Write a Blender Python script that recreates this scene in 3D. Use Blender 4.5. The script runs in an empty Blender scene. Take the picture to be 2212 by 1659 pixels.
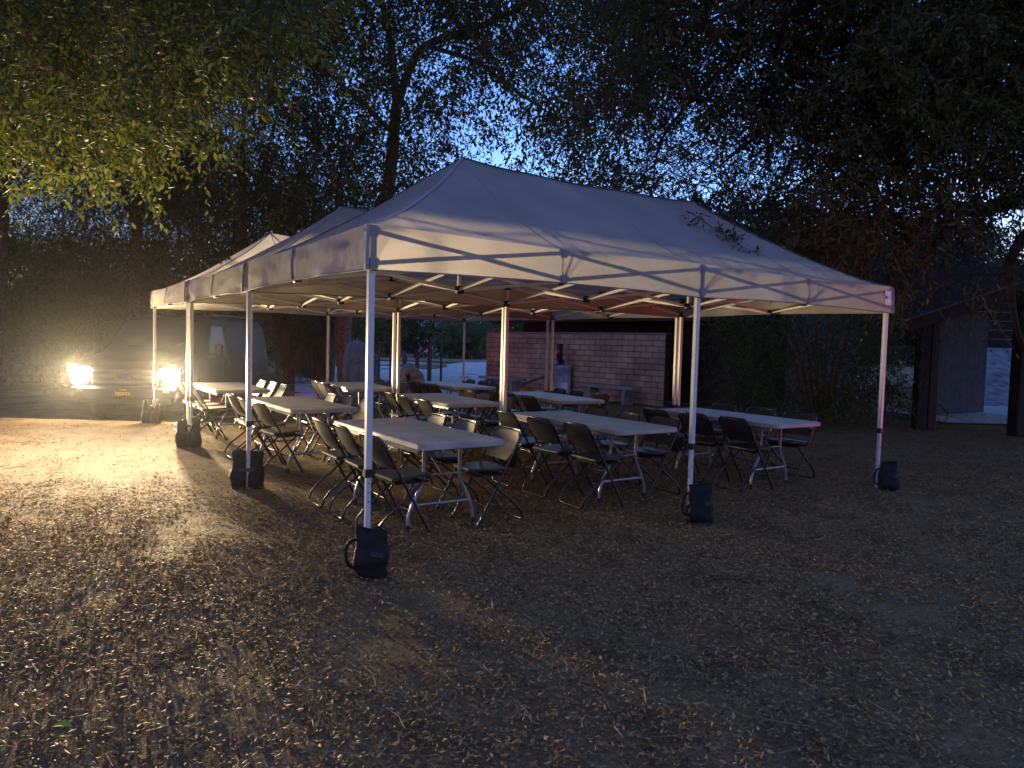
import bpy, bmesh, math, random
import numpy as np
from mathutils import Vector, Matrix, noise as mnoise

random.seed(7)
rng = np.random.default_rng(7)
scene = bpy.context.scene
COL = scene.collection
PI = math.pi

# ------------------------------------------------------------------ camera
CAM = Vector((-1.8146, -4.3379, 1.5031))
FW = Vector((0.55847599, 0.8276687, -0.05539945))
RT = Vector((0.82946654, -0.55795582, 0.02589522))
UP = Vector((0.00947778, 0.06041385, 0.99812842))
FOC = 1566.84            # focal length for a picture 2212 wide
cam_d = bpy.data.cameras.new('camera')
cam_d.sensor_fit = 'HORIZONTAL'
cam_d.sensor_width = 36.0
cam_d.lens = 36.0 * FOC / 2212.0
cam_d.clip_start = 0.05
cam_d.clip_end = 2000
cam = bpy.data.objects.new('camera', cam_d)
COL.objects.link(cam)
m = Matrix.Identity(4)
for i in range(3):
    m[i][0] = RT[i]; m[i][1] = UP[i]; m[i][2] = -FW[i]; m[i][3] = CAM[i]
cam.matrix_world = m
scene.camera = cam

# ------------------------------------------------------------------ dusk sky
SKY_STRENGTH = 0.15
world = bpy.data.worlds.new('World')
scene.world = world
world.use_nodes = True
wn = world.node_tree.nodes; wl = world.node_tree.links
wn.clear()
w_out = wn.new('ShaderNodeOutputWorld')
w_bg = wn.new('ShaderNodeBackground')
w_sky = wn.new('ShaderNodeTexSky')
w_sky.sky_type = 'NISHITA'
w_sky.sun_disc = False
w_sky.sun_elevation = math.radians(-1.2)
w_sky.sun_rotation = math.radians(75)
w_sky.altitude = 200
w_sky.air_density = 1.0
w_sky.dust_density = 0.3
w_sky.ozone_density = 3.2
w_bg.inputs['Strength'].default_value = SKY_STRENGTH
wl.new(w_sky.outputs['Color'], w_bg.inputs['Color'])
wl.new(w_bg.outputs['Background'], w_out.inputs['Surface'])

scene.view_settings.view_transform = 'Standard'
scene.view_settings.look = 'None'
scene.view_settings.gamma = 1.0
scene.view_settings.exposure = 4.75      # long night exposure
scene.view_settings.use_curve_mapping = False
scene.cycles.use_denoising = True
scene.cycles.max_bounces = 6
scene.cycles.diffuse_bounces = 3
scene.cycles.glossy_bounces = 2
scene.cycles.transmission_bounces = 4
scene.cycles.volume_bounces = 0
scene.cycles.sample_clamp_indirect = 0.4

HEADLIGHT_W = 70.0
HAZE = 0.00011
TAIL_W = 2.4
CAR_TAIL_W = 4.2

# ------------------------------------------------------------------ helpers
FWH = Vector((FW.x, FW.y, 0)).normalized()
RTH = Vector((FWH.y, -FWH.x, 0))

def W(px, py, d):
    """picture position (2212 wide) at depth d -> world point"""
    return CAM + FW * d + RT * ((px - 1106.0) / FOC * d) + UP * ((829.5 - py) / FOC * d)

def ld(lat, d, z=0.0):
    """lateral / depth on the ground -> world point"""
    return Vector((CAM.x, CAM.y, 0)) + FWH * d + RTH * lat + Vector((0, 0, z))

def sstep(a, b, x):
    t = min(1.0, max(0.0, (x - a) / (b - a)))
    return t * t * (3 - 2 * t)

def gz(x, y):
    dx, dy = x - CAM.x, y - CAM.y
    d = dx * FWH.x + dy * FWH.y
    l = dx * RTH.x + dy * RTH.y
    z = -0.2 * sstep(12.35, 14.0, d) * (1 - sstep(-5.2, -3.6, l))
    z += 0.018 * mnoise.noise(Vector((x * .6, y * .6, 0))) * sstep(2, 5, d)
    return z - 0.006

MATS = {}
def mat(name, col, rough=0.6, var=0.25, scale=8.0, bump=0.0, bscale=40.0, metal=0.0, spec=0.5,
        trans=0.0, coat=0.0, island=None, coords='Object', detail=4.0, col2=None, emit=None, estr=0.0):
    if name in MATS: return MATS[name]
    mt = bpy.data.materials.new(name); mt.use_nodes = True
    nt = mt.node_tree; N = nt.nodes; L = nt.links
    N.clear()
    out = N.new('ShaderNodeOutputMaterial')
    b = N.new('ShaderNodeBsdfPrincipled')
    b.inputs['Roughness'].default_value = rough
    b.inputs['Metallic'].default_value = metal
    b.inputs['Specular IOR Level'].default_value = spec
    b.inputs['Coat Weight'].default_value = coat
    b.inputs['Coat Roughness'].default_value = 0.06
    tc = N.new('ShaderNodeTexCoord')
    if coords == 'World': vec = N.new('ShaderNodeNewGeometry').outputs['Position']
    else: vec = tc.outputs[coords]
    if island:
        g = N.new('ShaderNodeNewGeometry')
        cr = N.new('ShaderNodeValToRGB')
        cr.color_ramp.interpolation = 'LINEAR'
        els = cr.color_ramp.elements
        while len(els) < len(island): els.new(0.5)
        for e, (p, c) in zip(els, island):
            e.position = p; e.color = (*c, 1)
        L.new(g.outputs['Random Per Island'], cr.inputs['Fac'])
        colout = cr.outputs['Color']
    else:
        nz = N.new('ShaderNodeTexNoise')
        nz.inputs['Scale'].default_value = scale
        nz.inputs['Detail'].default_value = detail
        L.new(vec, nz.inputs['Vector'])
        mr = N.new('ShaderNodeMapRange')
        mr.inputs['From Min'].default_value = 0.3; mr.inputs['From Max'].default_value = 0.7
        L.new(nz.outputs['Fac'], mr.inputs['Value'])
        mx = N.new('ShaderNodeMix'); mx.data_type = 'RGBA'
        c2 = col2 if col2 else tuple(min(1, c * (1 + var)) for c in col)
        c1 = col if col2 else tuple(c * (1 - var) for c in col)
        mx.inputs['A'].default_value = (*c1, 1); mx.inputs['B'].default_value = (*c2, 1)
        L.new(mr.outputs['Result'], mx.inputs['Factor'])
        colout = mx.outputs['Result']
    L.new(colout, b.inputs['Base Color'])
    if bump > 0:
        bn = N.new('ShaderNodeTexNoise'); bn.inputs['Scale'].default_value = bscale
        bn.inputs['Detail'].default_value = 5.0
        L.new(vec, bn.inputs['Vector'])
        bp = N.new('ShaderNodeBump'); bp.inputs['Strength'].default_value = bump
        bp.inputs['Distance'].default_value = 0.02
        L.new(bn.outputs['Fac'], bp.inputs['Height'])
        L.new(bp.outputs['Normal'], b.inputs['Normal'])
    if emit:
        b.inputs['Emission Color'].default_value = (*emit, 1)
        b.inputs['Emission Strength'].default_value = estr
    if trans > 0:
        t = N.new('ShaderNodeBsdfTranslucent'); L.new(colout, t.inputs['Color'])
        ms = N.new('ShaderNodeMixShader'); ms.inputs[0].default_value = trans
        L.new(b.outputs[0], ms.inputs[1]); L.new(t.outputs[0], ms.inputs[2])
        L.new(ms.outputs[0], out.inputs['Surface'])
    else:
        L.new(b.outputs[0], out.inputs['Surface'])
    MATS[name] = mt
    return mt

class MB:
    """collects shapes that become one mesh"""
    def __init__(s): s.v = []; s.f = []; s.sm = []
    def add(s, vs, fs, smooth=False):
        o = len(s.v); s.v += [tuple(v) for v in vs]
        s.f += [tuple(i + o for i in f) for f in fs]; s.sm += [smooth] * len(fs)
    def box(s, c, d, M=None, bev=0.0):
        """box centred at c with full size d, chamfered"""
        hx, hy, hz = d[0] / 2, d[1] / 2, d[2] / 2
        if bev <= 0:
            vs = [Vector((x * hx, y * hy, z * hz)) for z in (-1, 1) for y in (-1, 1) for x in (-1, 1)]
            fs = [(0, 2, 3, 1), (4, 5, 7, 6), (0, 1, 5, 4), (2, 6, 7, 3), (0, 4, 6, 2), (1, 3, 7, 5)]
        else:
            b = min(bev, hx * .9, hy * .9, hz * .9)
            bm = bmesh.new()
            bmesh.ops.create_cube(bm, size=1.0)
            for v in bm.verts: v.co = Vector((v.co.x * 2 * hx, v.co.y * 2 * hy, v.co.z * 2 * hz))
            bmesh.ops.bevel(bm, geom=bm.edges[:] + bm.verts[:], offset=b, segments=1, affect='EDGES', profile=.5)
            bm.verts.index_update()
            vs = [v.co.copy() for v in bm.verts]; fs = [tuple(v.index for v in f.verts) for f in bm.faces]
            bm.free()
        c = Vector(c)
        vs = [((M @ v) if M else v) + c for v in vs]
        s.add(vs, fs, False)
    def bar(s, a, b, w, h):
        """rectangular bar from a to b"""
        a, b = Vector(a), Vector(b); t = (b - a); L = t.length; t.normalize()
        up = Vector((0, 0, 1)) if abs(t.z) < .95 else Vector((1, 0, 0))
        x = t.cross(up).normalized(); y = x.cross(t)
        M = Matrix((x, t, y)).transposed()
        s.box((a + b) / 2, (w, L, h), M)
    def tube(s, pts, r, n=8, cap=True, smooth=True):
        pts = [Vector(p) for p in pts]
        rr = r if isinstance(r, (list, tuple)) else [r] * len(pts)
        vs = []; x = None
        for i, p in enumerate(pts):
            t = (pts[min(i + 1, len(pts) - 1)] - pts[max(i - 1, 0)]).normalized()
            if x is None:
                ref = Vector((0, 0, 1)) if abs(t.z) < .9 else Vector((1, 0, 0))
                x = t.cross(ref).normalized()
            else:
                x = (x - t * x.dot(t)).normalized()
            y = t.cross(x)
            for k in range(n):
                a = 2 * PI * k / n
                vs.append(p + (x * math.cos(a) + y * math.sin(a)) * rr[i])
        fs = []
        for i in range(len(pts) - 1):
            for k in range(n):
                k2 = (k + 1) % n
                fs.append((i * n + k, i * n + k2, (i + 1) * n + k2, (i + 1) * n + k))
        s.add(vs, fs, smooth)
        if cap:
            s.add(vs[:n], [tuple(range(n))[::-1]]); s.add(vs[-n:], [tuple(range(n))])
    def grid(s, fn, nu, nv, smooth=True, flip=False):
        vs = [fn(i / nu, j / nv) for j in range(nv + 1) for i in range(nu + 1)]
        fs = []
        for j in range(nv):
            for i in range(nu):
                q = (j * (nu + 1) + i, j * (nu + 1) + i + 1, (j + 1) * (nu + 1) + i + 1, (j + 1) * (nu + 1) + i)
                fs.append(q[::-1] if flip else q)
        s.add(vs, fs, smooth)
    def prism(s, poly, z0, z1, bev=0.0):
        """extruded outline, poly list of (x,y)"""
        n = len(poly)
        c = Vector((sum(p[0] for p in poly) / n, sum(p[1] for p in poly) / n))
        def ring(k, z): return [(c.x + (p[0] - c.x) * k, c.y + (p[1] - c.y) * k, z) for p in poly]
        size = max(abs(p[0] - c.x) for p in poly)
        k = 1 - bev / size if bev else 1
        rings = [ring(k, z0), ring(1, z0 + bev), ring(1, z1 - bev), ring(k, z1)] if bev else [ring(1, z0), ring(1, z1)]
        vs = sum(rings, []); fs = []
        for i in range(len(rings) - 1):
            for j in range(n):
                j2 = (j + 1) % n
                fs.append((i * n + j, i * n + j2, (i + 1) * n + j2, (i + 1) * n + j))
        fs.append(tuple(range(n))[::-1]); fs.append(tuple((len(rings) - 1) * n + j for j in range(n)))
        s.add(vs, fs)
    def mesh(s, name, material):
        me = bpy.data.meshes.new(name)
        me.from_pydata(s.v, [], s.f)
        me.polygons.foreach_set('use_smooth', s.sm)
        me.materials.append(material); me.update()
        return me
    def build(s, name, material, parent=None):
        return link(name, s.mesh(name, material), parent)

def link(name, data, parent=None):
    o = bpy.data.objects.new(name, data); COL.objects.link(o)
    if parent is not None: o.parent = parent
    return o

def tag(o, label=None, cat=None, group=None, kind=None):
    if label: o['label'] = label
    if cat: o['category'] = cat
    if group: o['group'] = group
    if kind: o['kind'] = kind
    return o

def empty(name, loc=(0, 0, 0), rz=0.0):
    e = bpy.data.objects.new(name, None); COL.objects.link(e)
    e.empty_display_size = 0.2
    e.location = loc; e.rotation_euler = (0, 0, rz)
    return e

def copy_tree(o, parent=None):
    c = o.copy(); COL.objects.link(c)
    if parent is not None: c.parent = parent
    for ch in o.children: copy_tree(ch, c)
    return c

def np_mesh(name, verts, quads, material, smooth=False):
    me = bpy.data.meshes.new(name)
    nv, nf = len(verts), len(quads); k = quads.shape[1]
    me.vertices.add(nv); me.vertices.foreach_set('co', verts.astype(np.float32).ravel())
    me.loops.add(nf * k); me.loops.foreach_set('vertex_index', quads.astype(np.int32).ravel())
    me.polygons.add(nf)
    me.polygons.foreach_set('loop_start', np.arange(0, nf * k, k, dtype=np.int32))
    me.polygons.foreach_set('loop_total', np.full(nf, k, dtype=np.int32))
    me.polygons.foreach_set('use_smooth', np.full(nf, smooth))
    me.materials.append(material)
    me.update(calc_edges=True); me.validate()
    return me

def text_mesh(body, size, material, bold=0.0, shear=0.0, sx=1.0, ext=0.002):
    c = bpy.data.curves.new('txt', 'FONT'); c.body = body; c.size = size
    c.align_x = 'CENTER'; c.align_y = 'CENTER'; c.extrude = ext; c.shear = shear; c.offset = bold
    c.resolution_u = 3
    o = bpy.data.objects.new('txt', c); COL.objects.link(o)
    dg = bpy.context.evaluated_depsgraph_get()
    me = bpy.data.meshes.new_from_object(o.evaluated_get(dg))
    bpy.data.objects.remove(o); bpy.data.curves.remove(c)
    me.transform(Matrix.Diagonal((sx, 1, 1, 1)))
    me.materials.clear(); me.materials.append(material)
    return me

# ------------------------------------------------------------------ materials
M_FABRIC = mat('canopy_fabric', (0.36, 0.33, 0.295), 0.85, .13, 1.7, bump=.3, bscale=9, trans=.33, spec=.15, coords='World')
M_SEAM = mat('seam_tape', (0.30, 0.28, 0.27), 0.85, .1, 30)
M_POLE = mat('white_powder_coat', (0.60, 0.59, 0.565), 0.38, .07, 14)
M_BLACKPL = mat('black_plastic', (0.018, 0.018, 0.019), 0.36, .3, 20, bump=.08, bscale=160)
M_CHAIRPL = mat('chair_plastic', (0.036, 0.034, 0.031), 0.42, .35, 6, bump=.06, bscale=220, coords='World', detail=6)
M_CHAIRTUBE = mat('chair_steel', (0.015, 0.015, 0.016), 0.25, .3, 20, metal=.0, spec=.6)
M_TABLE = mat('table_plastic', (0.34, 0.315, 0.285), 0.5, .22, 4.5, bump=.12, bscale=240, coords='World', detail=7)
M_TABLELEG = mat('grey_steel_tube', (0.33, 0.34, 0.36), 0.32, .15, 20, metal=.55)
M_BAG = mat('bag_vinyl', (0.009, 0.009, 0.009), 0.65, .3, 12, bump=.3, bscale=18, spec=.25)
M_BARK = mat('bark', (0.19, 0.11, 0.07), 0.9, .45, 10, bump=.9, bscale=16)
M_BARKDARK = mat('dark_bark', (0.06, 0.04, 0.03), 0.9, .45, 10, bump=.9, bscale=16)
M_TWIG = mat('twig_bark', (0.045, 0.034, 0.024), 0.9, .3, 10)
M_LEAF = mat('leaf_green', (0, 0, 0), 0.6, trans=.3, spec=.2,
             island=[(0, (.045, .065, .012)), (.5, (.08, .105, .02)), (.85, (.13, .14, .028)), (1, (.20, .16, .035))])
M_LEAFDRY = mat('leaf_olive', (0, 0, 0), 0.75, trans=.25, spec=.1,
                island=[(0, (.04, .05, .015)), (.5, (.075, .075, .022)), (1, (.13, .10, .035))])
M_LEAFGREY = mat('leaf_greyish', (0, 0, 0), 0.7, trans=.25, spec=.2,
                 island=[(0, (.05, .07, .045)), (.6, (.08, .10, .065)), (1, (.12, .13, .08))])
M_LITTER = mat('dead_leaf', (0, 0, 0), 0.75, trans=.12, spec=.2,
               island=[(0, (.085, .045, .017)), (.4, (.21, .118, .045)), (.78, (.32, .19, .075)), (.95, (.42, .265, .108)), (1, (.5, .34, .09))])
M_STICK = mat('dry_stick', (.20, .14, .085), 0.8, .4, 9)
M_CONC = mat('bench_concrete', (0.32, 0.30, 0.28), 0.85, .25, 6, bump=.4, bscale=50)
M_BROWN = mat('brown_painted_wood', (0.055, 0.03, 0.022), 0.75, .3, 7, bump=.3, bscale=25)
M_DARKBROWN = mat('dark_stain_wood', (0.028, 0.018, 0.014), 0.8, .3, 7, bump=.3, bscale=25)
M_ROOF = mat('grey_metal_roof', (0.22, 0.22, 0.23), 0.5, .2, 3, bump=.15, bscale=10)

# ------------------------------------------------------------------ ground
def ground_material():
    mt = bpy.data.materials.new('dusty_soil'); mt.use_nodes = True
    nt = mt.node_tree; N = nt.nodes; L = nt.links; b = N['Principled BSDF']
    b.inputs['Roughness'].default_value = .95; b.inputs['Specular IOR Level'].default_value = .15
    tc = N.new('ShaderNodeTexCoord')
    def nz(scale, detail=5, rough=.6):
        n = N.new('ShaderNodeTexNoise'); n.inputs['Scale'].default_value = scale
        n.inputs['Detail'].default_value = detail; n.inputs['Roughness'].default_value = rough
        L.new(tc.outputs['Object'], n.inputs['Vector']); return n
    big = nz(.35); mid = nz(2.2); fine = nz(38, 6, .7); speck = nz(70, 3, .8)
    def ramp(src, stops):
        r = N.new('ShaderNodeValToRGB'); e = r.color_ramp.elements
        while len(e) < len(stops): e.new(.5)
        for q, (p, c) in zip(e, stops): q.position = p; q.color = (*c, 1)
        L.new(src.outputs['Fac'], r.inputs['Fac']); return r
    base = ramp(mid, [(.3, (.17, .10, .042)), (.55, (.30, .195, .092)), (.75, (.38, .26, .13))])
    dark = ramp(speck, [(.36, (.22, .17, .13)), (.52, (.8, .78, .76)), (.7, (1, 1, 1))])
    bigr = ramp(big, [(.3, (.72, .7, .68)), (.7, (1.0, 1.0, 1.0))])
    m1 = N.new('ShaderNodeMix'); m1.data_type = 'RGBA'; m1.blend_type = 'MULTIPLY'; m1.inputs['Factor'].default_value = .75
    L.new(base.outputs[0], m1.inputs['A']); L.new(dark.outputs[0], m1.inputs['B'])
    m2 = N.new('ShaderNodeMix'); m2.data_type = 'RGBA'; m2.blend_type = 'MULTIPLY'; m2.inputs['Factor'].default_value = 1
    L.new(m1.outputs['Result'], m2.inputs['A']); L.new(bigr.outputs[0], m2.inputs['B'])
    L.new(m2.outputs['Result'], b.inputs['Base Color'])
    ad = N.new('ShaderNodeMath'); ad.operation = 'ADD'
    L.new(mid.outputs['Fac'], ad.inputs[0]); L.new(fine.outputs['Fac'], ad.inputs[1])
    bp = N.new('ShaderNodeBump'); bp.inputs['Strength'].default_value = .8; bp.inputs['Distance'].default_value = .02
    L.new(ad.outputs[0], bp.inputs['Height']); L.new(bp.outputs[0], b.inputs['Normal'])
    return mt
M_SOIL = ground_material()

def build_ground():
    # fine sheet near the camera grading to a very large outer ring, one mesh
    xs = np.concatenate([[-600, -250, -120, -60, -35], np.arange(-24, 34.1, .5), [45, 70, 130, 260, 600]])
    ys = np.concatenate([[-600, -250, -100, -40, -20], np.arange(-10, 34.1, .5), [45, 70, 130, 260, 600]])
    mb = MB(); nx = len(xs)
    vs = [(x, y, gz(x, y)) for y in ys for x in xs]
    fs = [(j * nx + i, j * nx + i + 1, (j + 1) * nx + i + 1, (j + 1) * nx + i) for j in range(len(ys) - 1) for i in range(nx - 1)]
    mb.add(vs, fs, True)
    return tag(mb.build('ground', M_SOIL), kind='structure')
build_ground()

# ------------------------------------------------------------------ canopies
LX, LY = 6.10, 3.05
ZE, ZV, ZP = 2.235, 1.945, 3.19
HB = LY / 2

def roof_z(x, y):
    du = min(x, LX - x); dv = min(y, LY - y)
    k = 0.05
    h = max(k - abs(du - dv), 0) / k
    t = (min(du, dv) - h * h * k * .25) / HB
    t = max(t, 0)
    z = ZE + (ZP - ZE) * t ** 1.27
    if HB < x < LX - HB:
        s = (x - HB) / (LX - LY)
        z -= .05 * 4 * s * (1 - s) * t
    # eaves sag a little between the legs
    z -= .018 * (1 - t) ** 4 * math.sin(PI * ((x % (LX / 2)) / (LX / 2))) if dv < du else .018 * (1 - t) ** 4 * math.sin(PI * y / LY)
    return z

def make_canopy(seed):
    root = empty('pop_up_canopy')
    sd = seed * 17.3
    def wob(x, y, z, s, f): return mnoise.noise(Vector((x * f + sd, y * f, z * f))) * s
    # roof
    mb = MB(); NX, NY = 64, 32
    def rf(u, v):
        x, y = u * LX, v * LY
        e = min(x, LX - x, y, LY - y)
        return (x, y, roof_z(x, y) + wob(x, y, 0, .022, 1.3) * min(1, e * 3) + wob(x, y, 5, .012, 4) * min(1, e * 4) * max(0, 1 - e / .5))
    mb.grid(rf, NX, NY)
    roof = mb.build('roof_fabric', M_FABRIC, root)
    # raised seam tapes on the roof: four hips, ridge, three cross seams
    def seam(path, w=.012):
        m = MB(); vs = []
        for i, (x, y) in enumerate(path):
            a = path[max(i - 1, 0)]; b = path[min(i + 1, len(path) - 1)]
            t = Vector((b[0] - a[0], b[1] - a[1], 0)).normalized(); nn = Vector((-t.y, t.x, 0))
            z = rf(x / LX, y / LY)[2] + .006
            for sgn in (-1, 0, 1):
                p = Vector((x, y, z + (.004 if sgn == 0 else -.002))) + nn * w * sgn; vs.append(p)
        fs = []
        for i in range(len(path) - 1):
            for j in (0, 1): fs.append((i * 3 + j, i * 3 + j + 1, i * 3 + j + 4, i * 3 + j + 3))
        m.add(vs, fs, True); return m.build('seam', M_SEAM, roof)
    n = 17
    def lin(a, b, n=17): return [(a[0] + (b[0] - a[0]) * i / (n - 1), a[1] + (b[1] - a[1]) * i / (n - 1)) for i in range(n)]
    p1, p2 = (HB, HB), (LX - HB, HB)
    for c, p in (((.01, .01), p1), ((.01, LY - .01), p1), ((LX - .01, .01), p2), ((LX - .01, LY - .01), p2)): seam(lin(c, p), .016)
    seam(lin(p1, p2, 33), .016)
    for x in (HB, LX / 2, LX - HB):
        for y in (.01, LY - .01): seam(lin((x, y), (x, HB)), .007)
    # valances: four hanging strips with folds
    def strip(a, b, nrm, L):
        m = MB(); nu = int(L * 14)
        def f(u, v):
            s = u * L
            q = Vector(a).lerp(Vector(b), u)
            ze = rf(min(max(q.x / LX, 0), 1), min(max(q.y / LY, 0), 1))[2]
            bay = s % (LX / 2); bay = bay / (LX / 2)
            hem = ZV + .022 * math.sin(PI * bay)
            z = ze + (hem - ze) * v
            tight = min(bay, 1 - bay)
            off = .014 * v + v * (wob(s, z, 1, .040, 1.5) + wob(s * .8 + z, z * 3, 2, .030, 3.2)) + wob(s * 1.4 + z * 2, z * 5, 7, .026, 2.2) * (1.25 - 1.6 * tight) * math.sin(PI * min(1, v * 1.1))
            off = max(off, .004 * v)
            return q + Vector(nrm) * (off + .012) + Vector((0, 0, z))
        m.grid(f, nu, 8)
        vo = m.build('valance', M_FABRIC, root)
        # hem and vertical seams
        hm = MB(); pts = [Vector(f(i / nu, 1.0)) for i in range(nu + 1)]
        hm.tube(pts, .0055, 5, False); hm.build('hem', M_FABRIC, vo)
        for s in np.arange(HB, L - .1, HB):
            pts = [Vector(f(s / L, j / 8)) + Vector(nrm) * .004 for j in range(9)]
            sm = MB(); sm.tube(pts, .004, 5, False); sm.build('seam', M_SEAM, vo)
        return f, vo
    strip((0, 0, 0), (LX, 0, 0), (0, -1, 0), LX)
    strip((0, LY, 0), (LX, LY, 0), (0, 1, 0), LX)
    strip((0, LY, 0), (0, 0, 0), (-1, 0, 0), LY)
    strip((LX, 0, 0), (LX, LY, 0), (1, 0, 0), LY)
    # corner tape where the strips meet
    for x, y in ((0, 0), (LX, 0), (0, LY), (LX, LY)):
        m = MB(); sx = -.014 if x == 0 else .014; sy = -.014 if y == 0 else .014
        m.tube([(x + sx, y + sy, ZE - .01), (x + sx * 1.6, y + sy * 1.6, (ZE + ZV) / 2), (x + sx * 1.8, y + sy * 1.8, ZV)], .013, 6)
        m.build('corner_tape', M_SEAM, root)
    # legs: outer sleeve, inner leg, clamp, foot
    lm = MB(); lm.box((0, 0, 1.42), (.042, .042, 1.56), bev=.004); sleeve = lm.mesh('leg', M_POLE)
    im = MB(); im.box((0, 0, .33), (.033, .033, .66), bev=.003)
    inner = im.mesh('inner_leg', M_POLE)
    hm = MB()
    for z in (.46, .52, .58): hm.tube([(0, -.0185, z), (0, -.0155, z)], .005, 6)
    hole = hm.mesh('adjustment_hole', M_BLACKPL)
    cm = MB(); cm.box((0, 0, .645), (.056, .056, .055), bev=.006); cm.box((.034, 0, .645), (.03, .022, .03), bev=.004)
    clamp = cm.mesh('clamp', M_BLACKPL)
    fm = MB(); fm.box((0, 0, .008), (.07, .07, .008), bev=.002); foot = fm.mesh('foot_plate', M_TABLELEG)
    bm_ = MB(); bm_.box((0, 0, 0), (.062, .062, .07), bev=.008); bm_.box((0, 0, .012), (.085, .03, .03), bev=.004); brk = bm_.mesh('truss_bracket', M_BLACKPL)
    e = .025
    legs = [(x, y) for y in (e, LY - e) for x in (e, LX / 2, LX - e)]
    for x, y in legs:
        l = link('leg', sleeve, root); l.location = (x, y, 0)
        for nm, me in (('inner_leg', inner), ('clamp', clamp), ('foot_plate', foot), ('adjustment_hole', hole)): link(nm, me, l)
        for z in (1.985, 2.185):
            b = link('truss_bracket', brk, root); b.location = (x, y, z)
    # scissor trusses
    zt, zb = 2.185, 1.985
    bars = {}
    def truss(a, b, nseg, off):
        a, b = Vector((*a, 0)), Vector((*b, 0)); dirv = (b - a).normalized(); nn = Vector((-dirv.y, dirv.x, 0))
        for i in range(nseg):
            p = a.lerp(b, i / nseg); q = a.lerp(b, (i + 1) / nseg)
            for (z0, z1, o) in ((zt, zb, .009), (zb, zt, -.009)):
                m = MB(); m.bar(p + nn * o + Vector((0, 0, z0)), q + nn * o + Vector((0, 0, z1)), .014, .028)
                m.build('truss_bar', M_POLE, root)
            if i > 0:
                for z in (zb, zt):
                    k = (round(p.x, 2), round(p.y, 2), z)
                    if k in bars: continue
                    bars[k] = 1
                    bo = link('truss_bracket', brk, root); bo.location = (p.x, p.y, z)
    truss((e, e), (LX - e, e), 4, 0); truss((e, LY - e), (LX - e, LY - e), 4, 0)
    truss((e, e), (e, LY - e), 2, 0); truss((LX - e, e), (LX - e, LY - e), 2, 0)
    truss((e, HB), (LX - e, HB), 4, 0)
    for x in (HB, LX / 2, LX - HB): truss((x, e), (x, LY - e), 2, 0)
    for x in (HB, LX - HB):
        m = MB(); m.box((x, HB, (zb - .03 + ZP - .03) / 2), (.03, .03, ZP - .03 - zb + .03), bev=.003); m.build('centre_post', M_POLE, root)
    return root

CAN_Y = [0.0, 3.115, 6.235]
CAN_X = [0.0, 0.035, 0.01]
for i in range(3):
    c = make_canopy(i)
    c.location = (CAN_X[i], CAN_Y[i], 0)
    tag(c, ['pale pop up canopy nearest the camera with white label on its valance',
            'middle of the three joined pale pop up canopies',
            'farthest pale pop up canopy, its end beside the dark van'][i], 'canopy', 'pop up canopies joined in a row')
    if i == 0:
        m = MB(); m.box((LX - .115, -.037, 2.105), (.115, .003, .15)); patch = m.build('maker_label', mat('white_vinyl', (.72, .70, .70), .5, .04, 8), c)
        m = MB(); m.tube([(LX - .147, -.0388, 2.11), (LX - .147, -.041, 2.11)], .020, 16); m.build('printed_mark', mat('navy_print', (.02, .025, .06), .5, .1, 8), patch)
        m = MB()
        for k, (w_, z_) in enumerate(((.052, 2.117), (.04, 2.104))): m.box((LX - .094, -.0395, z_), (w_, .002, .006 if k == 0 else .003))
        m.build('printed_lines', mat('grey_print', (.25, .25, .3), .5, .1, 8), patch)

# ------------------------------------------------------------------ tables
def round_rect(x0, x1, y0, y1, r, n=5):
    pts = []
    for cx, cy, a0 in ((x1 - r, y1 - r, 0), (x0 + r, y1 - r, PI / 2), (x0 + r, y0 + r, PI), (x1 - r, y0 + r, 1.5 * PI)):
        for i in range(n + 1):
            a = a0 + PI / 2 * i / n
            pts.append((cx + r * math.cos(a), cy + r * math.sin(a)))
    return pts

def smooth_path(pts, sub=4):
    pts = [Vector(p) for p in pts]; out = []
    for i in range(len(pts) - 1):
        p0 = pts[max(i - 1, 0)]; p1 = pts[i]; p2 = pts[i + 1]; p3 = pts[min(i + 2, len(pts) - 1)]
        for k in range(sub):
            t = k / sub
            out.append(.5 * ((2 * p1) + (p2 - p0) * t + (2 * p0 - 5 * p1 + 4 * p2 - p3) * t * t + (3 * p1 - p0 - 3 * p2 + p3) * t ** 3))
    out.append(pts[-1]); return out

def make_table():
    root = empty('folding_table')
    m = MB(); m.prism(round_rect(-.38, .38, -.915, .915, .05), .692, .74, .007); m.build('table_top', M_TABLE, root)
    m = MB(); m.box((-.345, 0, .676), (.025, 1.62, .03)); m.box((.345, 0, .676), (.025, 1.62, .03)); m.build('side_rail', M_TABLELEG, root)
    for s in (-1, 1):
        y = s * .55
        m = MB()
        for x in (-1, 1):
            m.tube(smooth_path([(x * .165, y, .69), (x * .165, y, .43), (x * .175, y, .37), (x * .235, y, .26), (x * .275, y, .17), (x * .295, y, .1), (x * .30, y, 0.004)], 3), .0145, 10)
        m.tube([(-.262, y, .205), (.262, y, .205)], .0125, 8)
        m.tube([(-.345, y, .672), (.345, y, .672)], .0125, 8)
        lg = m.build('leg', M_TABLELEG, root)
        b = MB(); b.tube([(0, y, .44), (0, y * .32, .67)], .008, 6); b.tube([(-.165, y, .44), (.165, y, .44)], .008, 6); b.build('brace', M_TABLELEG, lg)
        for x in (-1, 1):
            c = MB(); c.tube([(x * .30, y, .0), (x * .30, y, .05)], .018, 8); c.build('foot_cap', M_BLACKPL, lg)
    return root

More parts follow.
